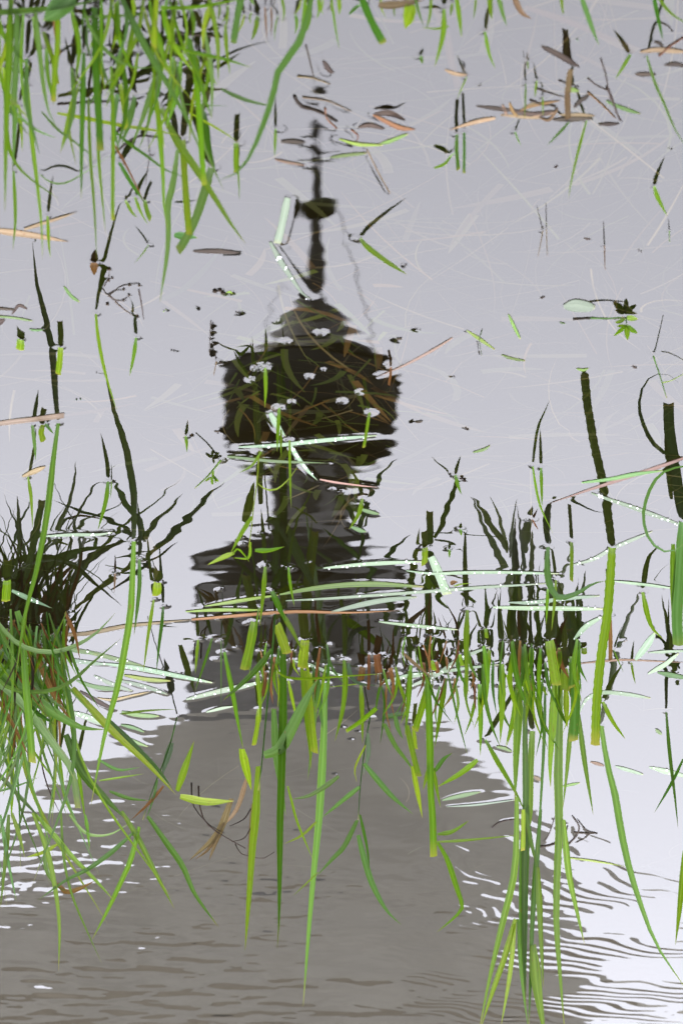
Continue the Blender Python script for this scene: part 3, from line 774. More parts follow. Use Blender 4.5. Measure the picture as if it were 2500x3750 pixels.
SINGLES = '''
@tall_grass|grass|tall bright green blade with two-step base standing left of the mirrored tower
blade g 50 .42 up 02 769,757 766,850 760,1000 750,1176 720,1356 680,1576 600,1876 524,2270
blade d 32 .3 up 02 800,860 802,1000 785,1176 770,1300
@tall_grass|grass|long thin green blade leaning left beside the stubby cut reed near left edge
blade g 46 .33 up 02 336,78 325,150 300,350 272,600 205,950 145,1176 88,1560
@tall_grass|grass|wide serrated-edged upright blade alone in bright water right of centre
blade g 60 .05 uz 22 1160,790 1150,950 1132,1176 1095,1426 1072,1676 1063,1925
@tall_grass|grass|broad pale green blade cut by the right picture edge
blade b 74 .0 uc 22 1572,640 1548,900 1532,1176 1540,1350
blade g 40 .0 up 22 1510,770 1505,1000 1500,1150 b=1560,640
@drooping_grass|grass|very long blade with orange edge drooping to the lower right corner
blade g 48 0.60 up 23 1098,640 1130,850 1180,1050 1205,1210 1250,1426 1320,1656 1420,1906 1590,2160
@grass_shoot|grass|slim pointed blade standing before the crossing floating leaves
blade g 38 .0 up 12 1505,1150 1500,1300 1500,1430 1508,1650
@grass_shoot|grass|thin curved blade arising next to its straight partner at right centre
blade g 20 .0 up 22 705,325 720,430 750,560 822,715
@grass_shoot|grass|straight short blade partnered with a thin curved one at right centre
blade g 23 .0 up 22 752,333 755,450 758,560
@bent_grass|grass|shiny bent blade dipping to the water left of the serrated blade
blade b 40 .0 up 22 792,788 786,900 800,1000 850,1078 950,1058 1050,1000 1120,985
blade g 22 .0 up 22 790,1030 788,1100 782,1230
blade g 24 .0 up 22 838,978 830,1100 812,1270
@cut_grass|grass|short narrow blade with cut yellow end near the bent shiny blade
blade g 25 .0 uc 22 928,760 928,870 926,982
@looping_grass|grass|thin pale blade looping like a hook at the right edge
blade b 24 .0 up 22 1590,322 1480,345 1410,400 1360,500 1338,620 1370,740 1430,800 1500,817 1580,765 b=1590,300
@grass_shoot|grass|short pointed blade above the hook of the right edge loop
blade g 38 .0 up 23 1335,-130 1362,0 1392,80 1452,142
@grass_shoot|grass|narrow blade splaying right from the foot of the serrated blade
blade g 32 .0 up 23 1106,500 1160,610 1237,718
@stem|stem|thin dark green stalk crossing another near the right edge low down
stem d 26 .0 up 23 1470,560 1490,800 1520,1050 1538,1230
stem d 22 .0 up 23 1568,830 1500,970 1400,1142 b=1500,570
@grass_shoot|grass|blade tip hanging at the extreme right edge below the stalks
blade g 42 .0 up 24 1575,180 1548,500 1522,725 b=1580,-300
@grass_shoot|grass|short broken rust-coloured stalk right of the serrated blade
stem o 26 .0 uc 23 1146,0 1150,130 1150,262
blade g 11 .0 up 23 1168,200 1192,260 1225,332
@sprout|grass|tiny green spike right of the rusty stalk
blade g 16 .0 up 23 1270,275 1280,340 1294,402
@grass_shoot|grass|slender green blade left of the broad stand, slanting towards its cut neighbour
blade g 22 .0 up 23 378,470 350,600 313,695
@cut_reed|reed|stubby cut reed with bright yellow-green base near the left edge
stem y 36 .0 uc 01 350,818 345,890 335,972
@cut_reed|reed|short wide cut reed at far left below the floating straws
stem y 46 .0 uc 01 121,772 120,800 117,830
@cut_reed|reed|short square-cut reed right of the tall left blade
stem y 54 .0 uc 02 905,990 904,1025 900,1064
@cut_reed|reed|short cut reed with burnt brown tip touching the floating leaves
stem y 38 .0 uc 12 1262,792 1262,840 1260,888
@cut_reed|reed|thick cut reed at the left edge over the dark tangle
stem g 58 .0 uc 02 42,978 40,1030 35,1098
@cut_reed|reed|tiny cut reed between the crossing leaves and the broad stand
stem y 24 .0 uc 23 435,80 437,105 441,135
@cut_reed|reed|tiny split cut reed left of the serrated blade
stem y 38 .0 uc 23 998,190 999,208 1000,226
@cut_reed|reed|tiny slanted cut reed under the floating pale leaf at right centre
stem y 26 .0 uc 23 285,228 292,260 302,294
@grass_shoot|grass|long curving blade with wavy dark reflection left of centre, upper water
blade g 25 -.25 up 01 552,626 562,740 590,900 622,1025 675,1190
@grass_shoot|grass|short blade next to the dry seed head, pointing down-left
blade g 24 .0 up 01 783,762 770,860 745,983
@grass_shoot|grass|pointed blade with small side spike left of the tall left blade
blade g 30 .0 up 02 622,412 610,520 563,692
blade g 9 .0 up 02 641,410 640,450 635,512
@grass_shoot|grass|yellowish pointed blade hanging from a scrap of straw at the left
blade y 24 .0 up 02 162,385 180,500 190,682
dry_leaf t 34 .0 fb 02 130,385 190,360 262,328
@grass_shoot|grass|wet pale blade just below the pink straw at the left edge
blade b 26 .0 up 02 188,88 200,200 206,292
leaf y 38 .0 uc 02 248,85 238,130 250,180
blade b 26 .0 up 02 262,80 285,110 310,140
@sprout|grass|tiny upright sprout in open water left of the tower bulge
blade g 22 .0 up 02 1066,150 1072,190 1074,244
@grass_shoot|grass|thin drooping blade left of the short square-cut reed's foot
blade g 22 .0 up 02 884,1090 868,1190 850,1306 824,1510
@grass_shoot|grass|thin deep green blade right below the short square-cut reed
blade d 24 .0 up 02 938,1130 930,1230 915,1346 898,1514
@dry_spike|grass|brown spindle-shaped dry spike left of the tall left blade's foot
spike t 15 .0 up 02 662,940 660,990 656,1052
@grass_shoot|grass|deep green blade left of the grey shaft reflection, tip pointing down-left
blade d 22 .0 up 03 1218,135 1190,230 1120,445
@grass_shoot|grass|short yellow blade with brown tip left of the grey shaft reflection
blade y 24 .0 up 03 1138,145 1130,240 1122,342
@stem|stem|hair-thin pale stalk in front of the grey shaft reflection's left side
stem b 9 .0 up 03 1270,150 1270,330 1270,530
@leafy_shoot|grass|jointed shoot with pale leaf and rusty-flecked yellow leaf below the tower's left side
stem d 11 .0 ut 03 1016,590 985,720 940,850 880,1000 820,1180
leaf w 54 .0 up 03 985,735 965,810 928,935 b=1010,590
leaf y 46 .0 up 03 1018,1012 1080,830 1115,728 b=1016,590
leaf y 44 .0 up 03 1035,1045 1180,1075 1345,1072 b=1016,590
@dry_shoot|grass|straw-coloured broken shoot with brown fibrous roots below the tower shaft
leaf t 54 .0 up 04 1330,-120 1250,80 1088,237 b=1330,-560
leaf t 34 .0 up 04 1290,20 1240,130 1200,238 b=1330,-560
leaf t 26 .0 up 04 1250,90 1190,180 1118,232 b=1330,-560
leaf t 30 .0 up 04 1420,-240 1360,-60 1280,40 b=1330,-560
leaf t 28 .0 up 04 1450,-90 1440,60 1420,290 b=1330,-560
root k 13 .0 ut 04 1140,-190 1145,-90 1170,0 1240,70 1410,168 b=1330,-560
root k 11 .0 ut 04 1100,-210 1110,-80 1200,30 1290,80 b=1330,-560
root k 10 .0 ut 04 1440,-60 1400,0 1320,40 b=1330,-560
root k 9 .0 ut 04 1440,50 1400,110 1330,130 b=1330,-560
root k 9 .0 ut 04 1350,140 1380,195 1430,212 1510,225 1575,188 b=1330,-560
@leafy_shoot|grass|thin stalk with three short leaves and a curl before the tower's neck
stem y 12 .0 ut 12 312,235 300,420 280,560 266,700 252,790
leaf g 32 .0 up 12 272,612 205,720 148,825 b=312,235
leaf g 32 .0 up 12 288,808 370,808 458,787 b=312,235
leaf y 24 .0 up 12 170,822 100,850 15,892 b=312,235
leaf g 20 .0 up 12 160,830 190,800 235,845 255,875 b=312,235
leaf y 20 .0 up 12 262,760 250,850 160,850 b=312,235
leaf y 9 .0 up 12 305,425 350,458 410,458 480,400 545,308 b=312,235
leaf y 16 .0 up 12 325,240 270,320 200,362 b=312,200
@grass_shoot|grass|upright blade piercing the dark tower bulge on its left
blade g 27 .0 up 11 346,935 350,1050 344,1168
@grass_shoot|grass|green blade crossing the floating leaf on the tower bulge, with thin twin
blade g 27 .0 up 11 428,1165 420,1290 415,1420
blade g 16 .0 up 11 438,1290 437,1380 439,1450 b=430,1180
@grass_shoot|grass|thin straight blade crossing the floating leaf under the tower bulge
blade g 18 .0 up 12 486,175 490,400 496,568
@grass_shoot|grass|narrow blade with brown cut end at the right side of the tower bulge
blade g 21 .0 uc 12 944,15 930,110 912,217
@grass_shoot|grass|short slanting blade at the right of the tower's neck
blade g 30 .0 up 12 905,510 882,600 828,687
@grass_shoot|grass|thin blade in front of the dark ledge of the mirrored tower
blade g 22 .0 up 12 480,905 490,1000 514,1130
@grass_shoot|grass|pair of blades rising at the middle of the mirrored tower's ledge
blade g 32 .0 up 12 347,900 336,1050 315,1240
blade d 46 .0 up 12 385,1040 415,1110 470,1230
@dry_spike|grass|brown spindle poking up where the long pink straw meets the tower
spike o 16 .0 uc 11 1066,932 1066,970 1055,1035
@grass_shoot|grass|leaning green blade with dark straight reflection right of the mast's lower part
blade g 30 -.1 up 11 890,190 930,240 1050,330 1162,402
@sprout|grass|short green blade beside a brown crumb right of the tower's neck
blade g 24 .0 up 12 1436,375 1450,430 1472,488
crumb k 26 .0 fo 12 1475,392 1488,405
@sprout|grass|tiny diamond-shaped shoot, upper of two right of the cut burnt reed
blade g 24 .0 up 12 1465,686 1468,705 1471,724
@sprout|grass|tiny diamond-shaped shoot, lower of two right of the cut burnt reed
blade g 18 .0 up 12 1403,802 1403,826 1404,853
@dry_spike|grass|small brown spike in the wavy dark reflections right of centre
spike o 14 .0 up 22 702,630 718,660 737,692
@sprout|grass|tiny rust-coloured shoot on the floating leaves right of the slim blade
blade o 26 .0 up 22 232,1000 250,992 275,990 b=232,975
blade y 10 .0 up 22 250,1015 290,1003 355,996 b=250,985
@thin_stem|stem|left of two thin straws standing together in the upper right water
stem t 9 .0 ut 21 762,150 750,220 735,296
@thin_stem|stem|right of two thin straws standing together in the upper right water
stem t 8 .0 ut 21 783,140 785,210 788,292
@thin_stem|stem|single thin straw with long dark reflection in the upper right water
stem t 11 .0 ut 21 1116,235 1117,300 1119,374
@thin_stem|stem|very short thin stalk near the right edge above the star-leaved plantlet
stem g 9 .0 ut 21 1488,150 1488,180 1489,217
@thin_stem|stem|branching thin stalk at the right edge below the star-leaved plantlet
stem g 12 .0 ut 21 1396,868 1430,970 1472,1108
stem y 9 .0 ut 21 1450,1020 1500,1008 1590,960 b=1450,930
@grass_shoot|grass|blade with bent dark reflection near the right edge, upper third
blade g 27 .0 up 20 1400,1068 1420,1130 1475,1240
@grass_shoot|grass|long thin blade rising from the debris mat at upper right
blade g 18 .0 up 20 1014,690 970,850 930,1020 908,1145
@grass_shoot|grass|long bluish blade slanting to the right edge at the top right
blade b 20 .0 up 20 1358,320 1400,460 1460,600 1520,740 1600,870
@grass_shoot|grass|short blade bending left below the debris mat at upper right
blade b 18 .0 up 20 915,700 840,780 788,834
@sprout|grass|little green spike under the left end of the debris mat
blade g 12 .0 up 20 602,755 615,790 638,840
@sprout|grass|short green blade slanting down-left from the twiggy debris at top right
blade g 28 .0 up 20 1265,310 1225,380 1178,455
@sprout|grass|upright green sprout in front of the straw pile, left one
blade g 12 .0 up 20 664,480 662,580 658,684
@sprout|grass|upright green sprout in front of the straw pile, right one
blade g 12 .0 up 20 762,555 762,600 764,665
@sprout|grass|small dart-shaped sprout above the straw pile
blade g 16 .0 up 20 730,462 722,500 718,562
@sprout|grass|small dark-winged sprout near the top left of the upper right water
blade g 24 .0 up 20 60,320 66,340 74,368
@sprout|grass|tiny sprout in the middle of the top right shallows
blade g 14 .0 up 20 676,350 676,375 674,402
@sprout|grass|upright sprout left of the mirrored mast, above its ball
blade g 20 -.1 up 10 406,738 404,810 401,903
@sprout|grass|short thick green stub beside an upright sprout left of the mast
blade g 36 .0 uc 10 180,818 180,900 182,985
blade g 12 .0 up 10 190,940 195,1040 200,1150
@sprout|grass|curling green leaf with two dark upright stalks below the left end of the mat
leaf g 26 .0 up 20 140,965 200,940 240,890 275,868 b=140,900
stalk d 22 .0 uc 20 270,770 268,860 278,975
stalk d 18 .0 uc 20 312,760 312,870 310,992
@sprout|grass|slanting thin sprout with a dark arched float near the orange drowned reed
blade g 13 .0 up 20 326,440 300,500 272,568
leaf t 26 .0 fb 20 200,400 260,425 335,432
leaf k 14 .0 up 20 310,425 310,390 275,372 b=310,420
@sprout|grass|thin V-shaped sprout left of the round pods, upper left water
stem g 11 .0 up 01 855,228 820,280 770,338
@thin_stem|stem|thin budded stalk left of the tower's cap, left one
stem k 8 .0 ft 01 1212,670 1206,760 1203,870
bud k 14 .0 fo 01 1211,690 1208,730 1206,770 1203,840 1220,790
@thin_stem|stem|thin stalk left of the tower's cap, right one
stem o 9 .0 ut 01 1243,900 1236,935 1228,978
bud k 20 .0 fo 01 1268,905
'''
FLOATS = '''
@star_plantlet|plant|small plant with star of green leaves at the right, one third down
stem k 15 .0 ft 21 935,658 1040,652 1130,656 1235,650
stem d 16 .0 ut 21 1035,650 1130,652 1225,645 b=1035,600
leaf g 34 .0 ub 21 1240,690 1210,720 1172,752 b=1240,655
leaf g 36 .0 ub 21 1240,690 1245,730 1248,773 b=1240,655
leaf g 32 .0 ub 21 1242,690 1270,715 1303,736 b=1240,655
leaf g 24 .0 ub 21 1235,690 1215,694 1188,698 b=1240,655
leaf y 24 .0 ub 21 1235,650 1265,650 1305,656 b=1240,640
leaf g 24 .0 ub 21 1235,655 1205,670 1178,675 b=1240,640
stem d 12 .0 ut 21 1240,645 1242,690 b=1240,630
@star_plantlet|plant|small forked plant with star of leaves left below the tower bulge
stem y 16 .0 ut 02 1268,290 1195,380 1120,450
leaf g 20 .0 ub 02 1215,385 1218,410 1220,432 b=1225,330
leaf g 20 .0 ub 02 1220,380 1240,400 1256,414 b=1225,330
leaf g 18 .0 ub 02 1212,385 1195,400 1178,412 b=1225,330
leaf g 16 .0 ub 02 1225,375 1235,395 1240,420 b=1225,330
leaf g 14 .0 ub 02 1228,350 1224,365 1218,385 b=1225,330
@lily_pad|leaf|round pale green pad floating beside the star-leaved plantlet
pad w 85 .0 fb 21 882,585 960,580 1062,592
@seed_head|seed head|dry sedge seed head with round dark buds left of centre, upper water
stem k 9 .0 ft 01 590,480 625,520 690,470 740,458 800,450
stem k 8 .0 ft 01 625,520 660,550 710,548 745,518
stem k 8 .0 ft 01 625,515 660,495 715,488
stem k 8 .0 ft 01 600,470 625,420 630,370
stem k 14 .0 ft 01 798,490 815,580 825,658
stem t 7 .0 ft 01 660,555 710,600 768,640
bud k 26 .0 fo 01 630,370 625,432 645,420 712,486 745,460 742,518 710,548 800,462 618,570 628,520
bud k 30 .0 fo 01 790,642
@straw|straw|broad buff straw blade floating at the left edge, upper third
blade t 48 .0 fp 01 -40,145 200,178 395,212
@straw|straw|cream straw floating above the broad buff straw at the left edge
blade t 24 .0 fp 01 140,142 300,92 445,42
@straw|straw|thin buff straw crossing under the cream one at the left
blade p 20 .0 sp 01 205,158 350,120 520,92
@straw|straw|long pinkish flattened reed floating at the left edge, middle height
blade p 34 .0 fc 02 -40,85 150,62 370,35
blade p 26 .0 sp 02 360,36 600,0 800,-40
@straw|straw|long pinkish straw reaching right from the tower's cap
blade p 18 .0 fp 11 1420,765 1300,840 1150,920 980,992
blade p 18 .0 sp 11 1420,765 1500,735 1590,690
@straw|straw|thin pink straw right of the tower's neck joint
blade p 15 .0 fp 12 660,400 760,420 880,435 1000,447
blade p 14 .0 sp 12 1000,447 1130,462 1300,420
@straw|straw|long beaded orange-pink reed floating at the right edge
blade p 28 .0 fp 22 1600,268 1450,322 1200,405 1000,470 800,540
blade o 14 .0 sp 22 1350,360 1450,310 1600,250
@straw|straw|orange reed stalk drowned under the top right fringe
blade p 52 .0 sc 20 140,40 205,180 235,340 280,505
@straw|straw|long orange reed drowned slantwise across the top right shallows
blade p 50 .0 sp 20 660,40 900,120 1100,200 1340,285
@straw|straw|pink drowned straw below the slanting orange reed at top right
blade p 34 .0 sp 20 950,310 1200,420 1580,520
@straw|straw|long brown stalk lying across the mirrored tower's base from the left clump
blade t 30 .0 fp 03 280,120 500,112 700,72 900,50 1130,28
blade o 24 .0 fp 03 1100,30 1400,5 1700,-15 2000,-10 2300,-22
@straw|straw|thin straw floating at right below the serrated blade
blade t 15 .0 fp 23 975,282 1200,262 1380,268 1590,276
@straw|straw|yellowish straw floating in the rippled lower right
blade y 12 .0 fp 24 918,224 1080,245 1238,273
@dry_leaf|leaf|red-brown curled dead leaf floating right of the mast
leaf o 32 .0 fb 10 965,660 1040,700 1120,735 1205,745
leaf k 26 .0 ub 10 970,655 1060,650 1150,690 b=970,640
@dry_leaf|leaf|small red-brown dead leaf floating left of the curled one
leaf k 30 .0 fb 10 880,735 940,720 1030,742
stem o 14 .0 ft 10 840,745 880,780 870,810
@dry_leaf|leaf|dark oblong dead leaf floating left of the mast above its ball
leaf k 32 .0 fb 10 438,815 500,815 575,820
@debris_tangle|debris|brown tangle of stalks where the mast reflection crosses it
stem k 30 .0 ft 10 515,555 550,610 650,640 760,700
stem t 14 .0 ft 10 530,440 620,450 720,485
stem o 18 .0 ft 10 690,620 700,680 760,740
stem k 16 .0 ft 10 580,260 600,340 628,460
stem t 12 .0 ft 10 560,560 700,580 840,640
leaf k 36 .0 fb 10 680,350 710,400 740,420
@debris_tangle|debris|scattered straw and leaf scraps around the mast below the brown tangle
leaf y 22 .0 fb 10 770,800 880,830 1020,835
leaf t 18 .0 fb 10 400,915 480,935 575,950
leaf g 24 .0 fb 10 720,905 820,892 930,880
stem t 10 .0 ft 10 930,860 990,980 1065,1115
leaf g 26 .0 fb 10 1000,830 1080,805 1165,770
@debris_mat|debris|mat of rotting straw floating at the upper right
blade t 30 .0 fp 20 490,680 380,700 225,748
straw k 26 .0 fb 20 380,610 500,625 640,640
straw t 22 .0 fb 20 530,600 545,640 560,670
straw o 22 .0 fb 20 570,590 590,640 620,670
straw t 20 .0 fb 20 520,660 640,672 760,680
straw o 18 .0 fb 20 610,650 700,610 860,580
straw k 34 .0 fb 20 600,640 720,660 830,640
straw t 18 .0 fb 20 640,630 700,600 760,590
straw o 20 .0 fb 20 750,680 800,690 850,620
straw k 20 .0 ft 20 690,575 760,600 840,610
straw t 16 .0 fb 20 700,670 780,660 850,640
@dead_stalk|reed|pale tan broken reed stub standing in the debris at upper right
stem t 38 .0 uc 20 902,520 904,600 906,680 b=902,420
stem t 38 .0 uc 20 925,395 915,440 905,530 b=925,380
leaf y 30 .0 fb 20 890,510 930,515 972,525
@debris_tangle|debris|dark twigs and leaf scraps right of the tan reed stub
stem k 13 .0 ft 20 1095,340 1120,420 1140,520 1150,590
stem k 13 .0 ft 20 1020,450 1070,490 1135,520
stem k 26 .0 ft 20 1130,500 1160,570 1190,660 1215,700
leaf k 34 .0 fb 20 820,690 930,685 1050,682
leaf t 24 .0 fb 20 855,660 960,660 1060,665
leaf k 28 .0 fb 20 940,620 980,580 1030,548
leaf g 26 .0 fb 20 1125,580 1200,615 1320,655
leaf k 24 .0 fb 20 1080,715 1140,715 1200,712
stem k 11 .0 ft 20 730,510 800,535 890,562
stem k 14 .0 ft 20 855,460 900,480 970,500
stem o 14 .0 ft 20 1020,530 1100,600 1180,680
@dry_leaf|leaf|dark purple-grey lens-shaped leaf floating near the top right
leaf k 42 .0 fb 20 755,268 860,320 970,385
@dry_leaf|leaf|dark oval leaf scrap floating near the right edge, top
leaf k 30 .0 fb 20 1290,428 1350,428 1410,430
@debris_tangle|debris|brown leaf scraps lying at the right edge near the top
leaf t 34 .0 fb 20 1320,300 1420,288 1590,300
leaf k 28 .0 fb 20 1460,375 1520,370 1600,385
stem k 16 .0 ft 20 1430,125 1480,150 1510,185
stem o 20 .0 ft 20 1430,320 1500,260 1600,200
leaf k 26 .0 fb 20 1400,240 1440,255 1450,285
@dry_leaf|leaf|dark slug-shaped leaf floating left of the pale kinked leaf
leaf k 30 .0 fb 01 1110,268 1230,268 1375,275
@debris_crumb|debris|dark bud-like crumb floating left of the mast foot
crumb k 40 .0 fo 01 1235,495 1262,490 1280,505
leaf y 14 .0 fb 01 1300,505 1320,500 1335,510
@dry_leaf|leaf|brown triangular leaf beside the long curving blade, upper left water
leaf o 56 .0 up 01 540,330 542,365 543,405
@floating_leaf|leaf|small green leaf floating alone left of the long curving blade
leaf g 22 .0 fb 01 368,468 410,525 458,558
@floating_leaf|leaf|pale wet leaf kinked in two beside the mast foot
leaf w 50 .0 fc 11 475,-40 442,120 415,222
leaf w 38 .0 fp 11 375,215 430,320 490,410 560,510 612,542 *14
@floating_leaf|leaf|long drowned pale leaf left of the kinked one
leaf b 44 .0 sp 01 930,545 1060,480 1200,340 1310,190
@floating_leaf|leaf|small bright leaf, uppermost of three floating scraps right of the tower cap
leaf g 22 .0 fb 21 565,630 602,710 634,772
@floating_leaf|leaf|narrow green leaf crossed by a twig right of the pink straw tip
leaf y 22 .0 fb 21 325,722 400,772 486,832
stem d 7 .0 ft 21 415,720 398,780 412,868
@floating_leaf|leaf|thin curled leaf below the twig-crossed one
leaf g 18 .0 fb 21 525,862 590,885 662,896
@floating_leaf|leaf|thin green leaf in open water right of the tower bulge
leaf g 18 .0 fb 22 362,246 420,232 460,208
@floating_leaf|leaf|tiny hooked leaf above the tall dark serrated reflection
leaf y 18 .0 fb 21 955,942 990,950 1025,940
@floating_leaf|leaf|long wet leaf lying across the underside of the tower bulge
leaf w 28 .0 fb 12 195,215 420,205 600,185 800,165 985,150 *22
@floating_leaf|leaf|wet leaf strip descending from bulge leaf to the tower's neck
leaf w 46 .0 fp 12 375,20 420,100 465,155
leaf w 32 .0 fp 12 485,195 530,270 590,350 648,408 *16
@floating_leaf|leaf|thin green leaf lying below the bulge, parallel to the wet leaf
leaf b 22 .0 fp 12 130,270 370,295 560,303 715,308
@floating_leaf|leaf|short lens leaf floating right of the neck, upper
leaf b 26 .0 fb 12 885,568 945,588 1000,600
@floating_leaf|leaf|short lens leaf floating right of the neck, lower
leaf b 28 .0 fb 12 835,672 880,690 925,703
@floating_leaf|leaf|long wet leaf floating level with the burnt cut reed
leaf w 27 .0 fb 12 680,910 900,890 1100,878 1250,874 *22
@floating_leaf|leaf|long straight wet leaf crossing behind the slim pointed blade
leaf w 22 .0 fb 12 1155,925 1300,942 1450,938 1700,935 2030,942 *20
@floating_leaf|leaf|curved green leaf lying over the tower's ledge
leaf g 36 .0 fb 12 430,1062 600,1030 800,1008 1000,1003 1255,1018
@floating_leaf|leaf|long thin wet leaf just below the curved green one
leaf w 22 .0 fb 12 465,1097 700,1085 1000,1065 1350,1040 1600,1020 1980,998 *24
@floating_leaf|leaf|broad pale leaf beneath the thin wet one on the ledge
leaf w 36 .0 fb 12 722,1162 900,1120 1050,1092 1215,1078
@floating_leaf|leaf|yellowish thin leaf at the left side of the tower's ledge
leaf y 24 .0 fb 12 0,1130 200,1098 420,1066
leaf y 22 .0 fb 12 -110,1160 100,1150 330,1152
@floating_leaf|leaf|short broad wet leaf crossing two long ones right of the tower
leaf w 58 .0 fc 12 1298,845 1340,940 1390,1062 *16
@floating_leaf|leaf|pale drowned leaf slanting under the crossing leaves
leaf y 54 .0 sp 12 1205,880 1290,1010 1430,1185
@floating_leaf|leaf|wet droplet-covered leaf slanting down to the right edge
leaf w 28 .0 fb 22 1040,480 1150,520 1300,570 1600,680 *30
@floating_leaf|leaf|wet leaf bent behind the foot of the serrated blade
leaf w 26 .0 fb 22 940,890 1050,860 1180,790 1390,700 *18
@floating_leaf|leaf|smooth green leaf lying along the orange-pink reed
leaf b 26 .0 fb 22 985,420 1150,400 1300,370 1450,352
@floating_leaf|leaf|wet leaf floating right of the serrated blade's lower half
leaf w 20 .0 fb 22 1170,985 1340,1005 1510,1026
@floating_leaf|leaf|upper of two wet leaves left of the serrated blade
leaf w 28 .0 fb 22 565,1108 700,1108 900,1085 1088,1070 *14
@floating_leaf|leaf|lower of two wet leaves left of the serrated blade
leaf w 32 .0 fb 22 475,1135 650,1140 900,1143 1110,1145 *14
@floating_leaf|leaf|wet leaf with round loop end at far left over the dark tangle
leaf w 22 .0 fb 02 245,728 400,720 560,718 645,705 *12
@floating_leaf|leaf|wet leaf tilting beside the thick cut reed at left edge
leaf w 34 .0 fp 02 70,1040 180,1090 300,1140 *8
@floating_leaf|leaf|long droplet-strewn leaf running right from the left clump
leaf w 32 .0 fb 03 580,282 800,310 1000,350 1220,392 *30
@floating_leaf|leaf|dark wet leaf above the droplet-strewn one in the left clump
leaf b 30 .0 fb 03 430,198 600,240 830,300 *10
@floating_leaf|leaf|short wet leaf below the droplet-strewn one in the left clump
leaf w 26 .0 fb 03 690,378 850,420 962,460 *16
@floating_leaf|leaf|olive leaf between two wet leaves of the left clump
leaf y 28 .0 fb 03 715,350 850,375 980,382
@floating_leaf|leaf|wet leaf lying across the left edge of the grey shaft
leaf w 36 .0 fb 03 1070,488 1250,445 1400,412 1510,385 *20
@floating_leaf|leaf|small lens leaf left of the grey roof corner, upper
leaf b 22 .0 fb 03 695,635 760,650 830,676
@floating_leaf|leaf|pale narrow leaf on the left edge of the grey shaft, lower
leaf w 20 .0 fb 03 1185,562 1250,545 1338,528
@floating_leaf|leaf|grey-brown limp leaf floating in the left clump
leaf t 16 .0 fb 03 560,480 640,492 740,472 858,445
@floating_leaf|leaf|mass of wet leaf strips at the waterline of the left clump
leaf w 40 .0 fb 03 400,560 500,590 610,640 *20
leaf w 30 .0 fb 03 300,250 450,270 620,290 *10
leaf b 34 .0 fb 03 230,160 400,200 560,230
leaf w 28 .0 fb 03 540,350 640,400 760,440 *10
leaf b 30 .0 fb 03 440,380 560,420 700,430
leaf k 30 .0 fb 03 460,440 560,500 660,550
leaf b 26 .0 fb 03 640,680 740,720 850,760
leaf b 30 .0 fb 03 700,560 800,580 915,585
@floating_leaf|leaf|wet pale leaf strip behind the sheaf right of the tower, upper
leaf w 32 .0 fb 23 -30,425 150,350 300,250 460,185 *14
@floating_leaf|leaf|wet pale leaf strip behind the sheaf right of the tower, lower
leaf w 22 .0 fb 23 -10,365 250,320 510,288 *10
@floating_leaf|leaf|wet leaf strip crossing the grey shaft behind the tall blades
leaf w 24 .0 fb 13 490,262 600,290 720,335 840,360 *16
@floating_leaf|leaf|wet leaf left of the sheaf, running from the grey shaft's right side
leaf w 26 .0 fb 13 1000,392 1100,370 1200,345 1300,340 *12
@floating_leaf|leaf|thin wet leaf right of the grey shaft's top edge
leaf w 22 .0 fb 13 998,42 1150,60 1300,75 1450,88 *14
@floating_leaf|leaf|short wet leaf left of the serrated blade's middle
leaf w 36 .0 fb 23 940,145 1010,70 1100,15 *8
@floating_leaf|leaf|short broad wet leaf right of the serrated blade's middle
leaf w 50 .0 fb 23 1292,262 1350,190 1405,105
@floating_leaf|leaf|wet leaf slanting up to the right edge below the broad edge blade
leaf w 32 .0 fb 23 1365,342 1460,290 1540,225
@floating_leaf|leaf|thin wet leaf reaching the right edge below the broad edge blade
leaf w 20 .0 fb 23 1365,220 1460,215 1600,210
@floating_leaf|leaf|dark green leaf entering at the right edge, middle height
leaf d 34 .0 fb 23 1420,335 1500,350 1600,370
@floating_leaf|leaf|bowed wet leaf passing behind the serrated blade's tip
leaf w 28 .0 fb 23 975,560 1010,490 1100,450 1250,460 1380,482 *10
@floating_leaf|leaf|small leaf floating below the serrated blade's tip, left
leaf t 22 .0 fb 23 1035,848 1075,858 1115,870
@floating_leaf|leaf|small pale leaf floating below the serrated blade's tip, right
leaf w 24 .0 fb 23 1178,872 1250,895 1338,920
@floating_leaf|leaf|wet leaf reaching the right edge behind the crossing stalks
leaf w 34 .0 fb 23 1372,878 1460,900 1600,935 *8
@floating_leaf|leaf|small leaf floating left of the broad stand
leaf b 22 .0 fb 23 495,760 540,770 585,788
@floating_leaf|leaf|tiny oval leaf left of the crossing stalks at right
leaf b 24 .0 fb 23 1408,660 1425,675 1445,690
@floating_leaf|leaf|wet bluish leaf in the ripples left of the broad stand
leaf b 28 .0 fb 23 185,1068 280,1045 405,1020
leaf w 12 .0 fb 23 210,1105 400,1092 605,1065
@floating_leaf|leaf|narrow leaf under the kinked reflection in the broad stand
leaf g 18 .0 fb 23 875,990 920,980 975,968
@dry_leaf|leaf|small straw scrap in bright water right of the broad stand's left half
leaf t 28 .0 fb 23 710,930 735,945 755,955
@dead_grass|grass|black spiky dead grass arcs right of the broad stand, lower right
stem k 16 .0 ft 24 748,158 820,145 880,100 905,40
stem k 18 .0 ft 24 900,152 955,95 970,40 930,-20
stem k 14 .0 ft 24 1072,82 1010,60 960,0
stem k 10 .0 ft 24 770,130 800,80 830,-10
stem k 12 .0 ft 24 1040,75 1000,110 950,135
stem k 10 .0 ft 24 470,50 520,15 600,0
stem k 16 .0 ft 24 940,75 1000,80 1060,80
@dark_bits|debris|dark curled leaf bits at the left edge, upper middle
leaf k 16 .0 fb 01 -40,590 30,600 85,603
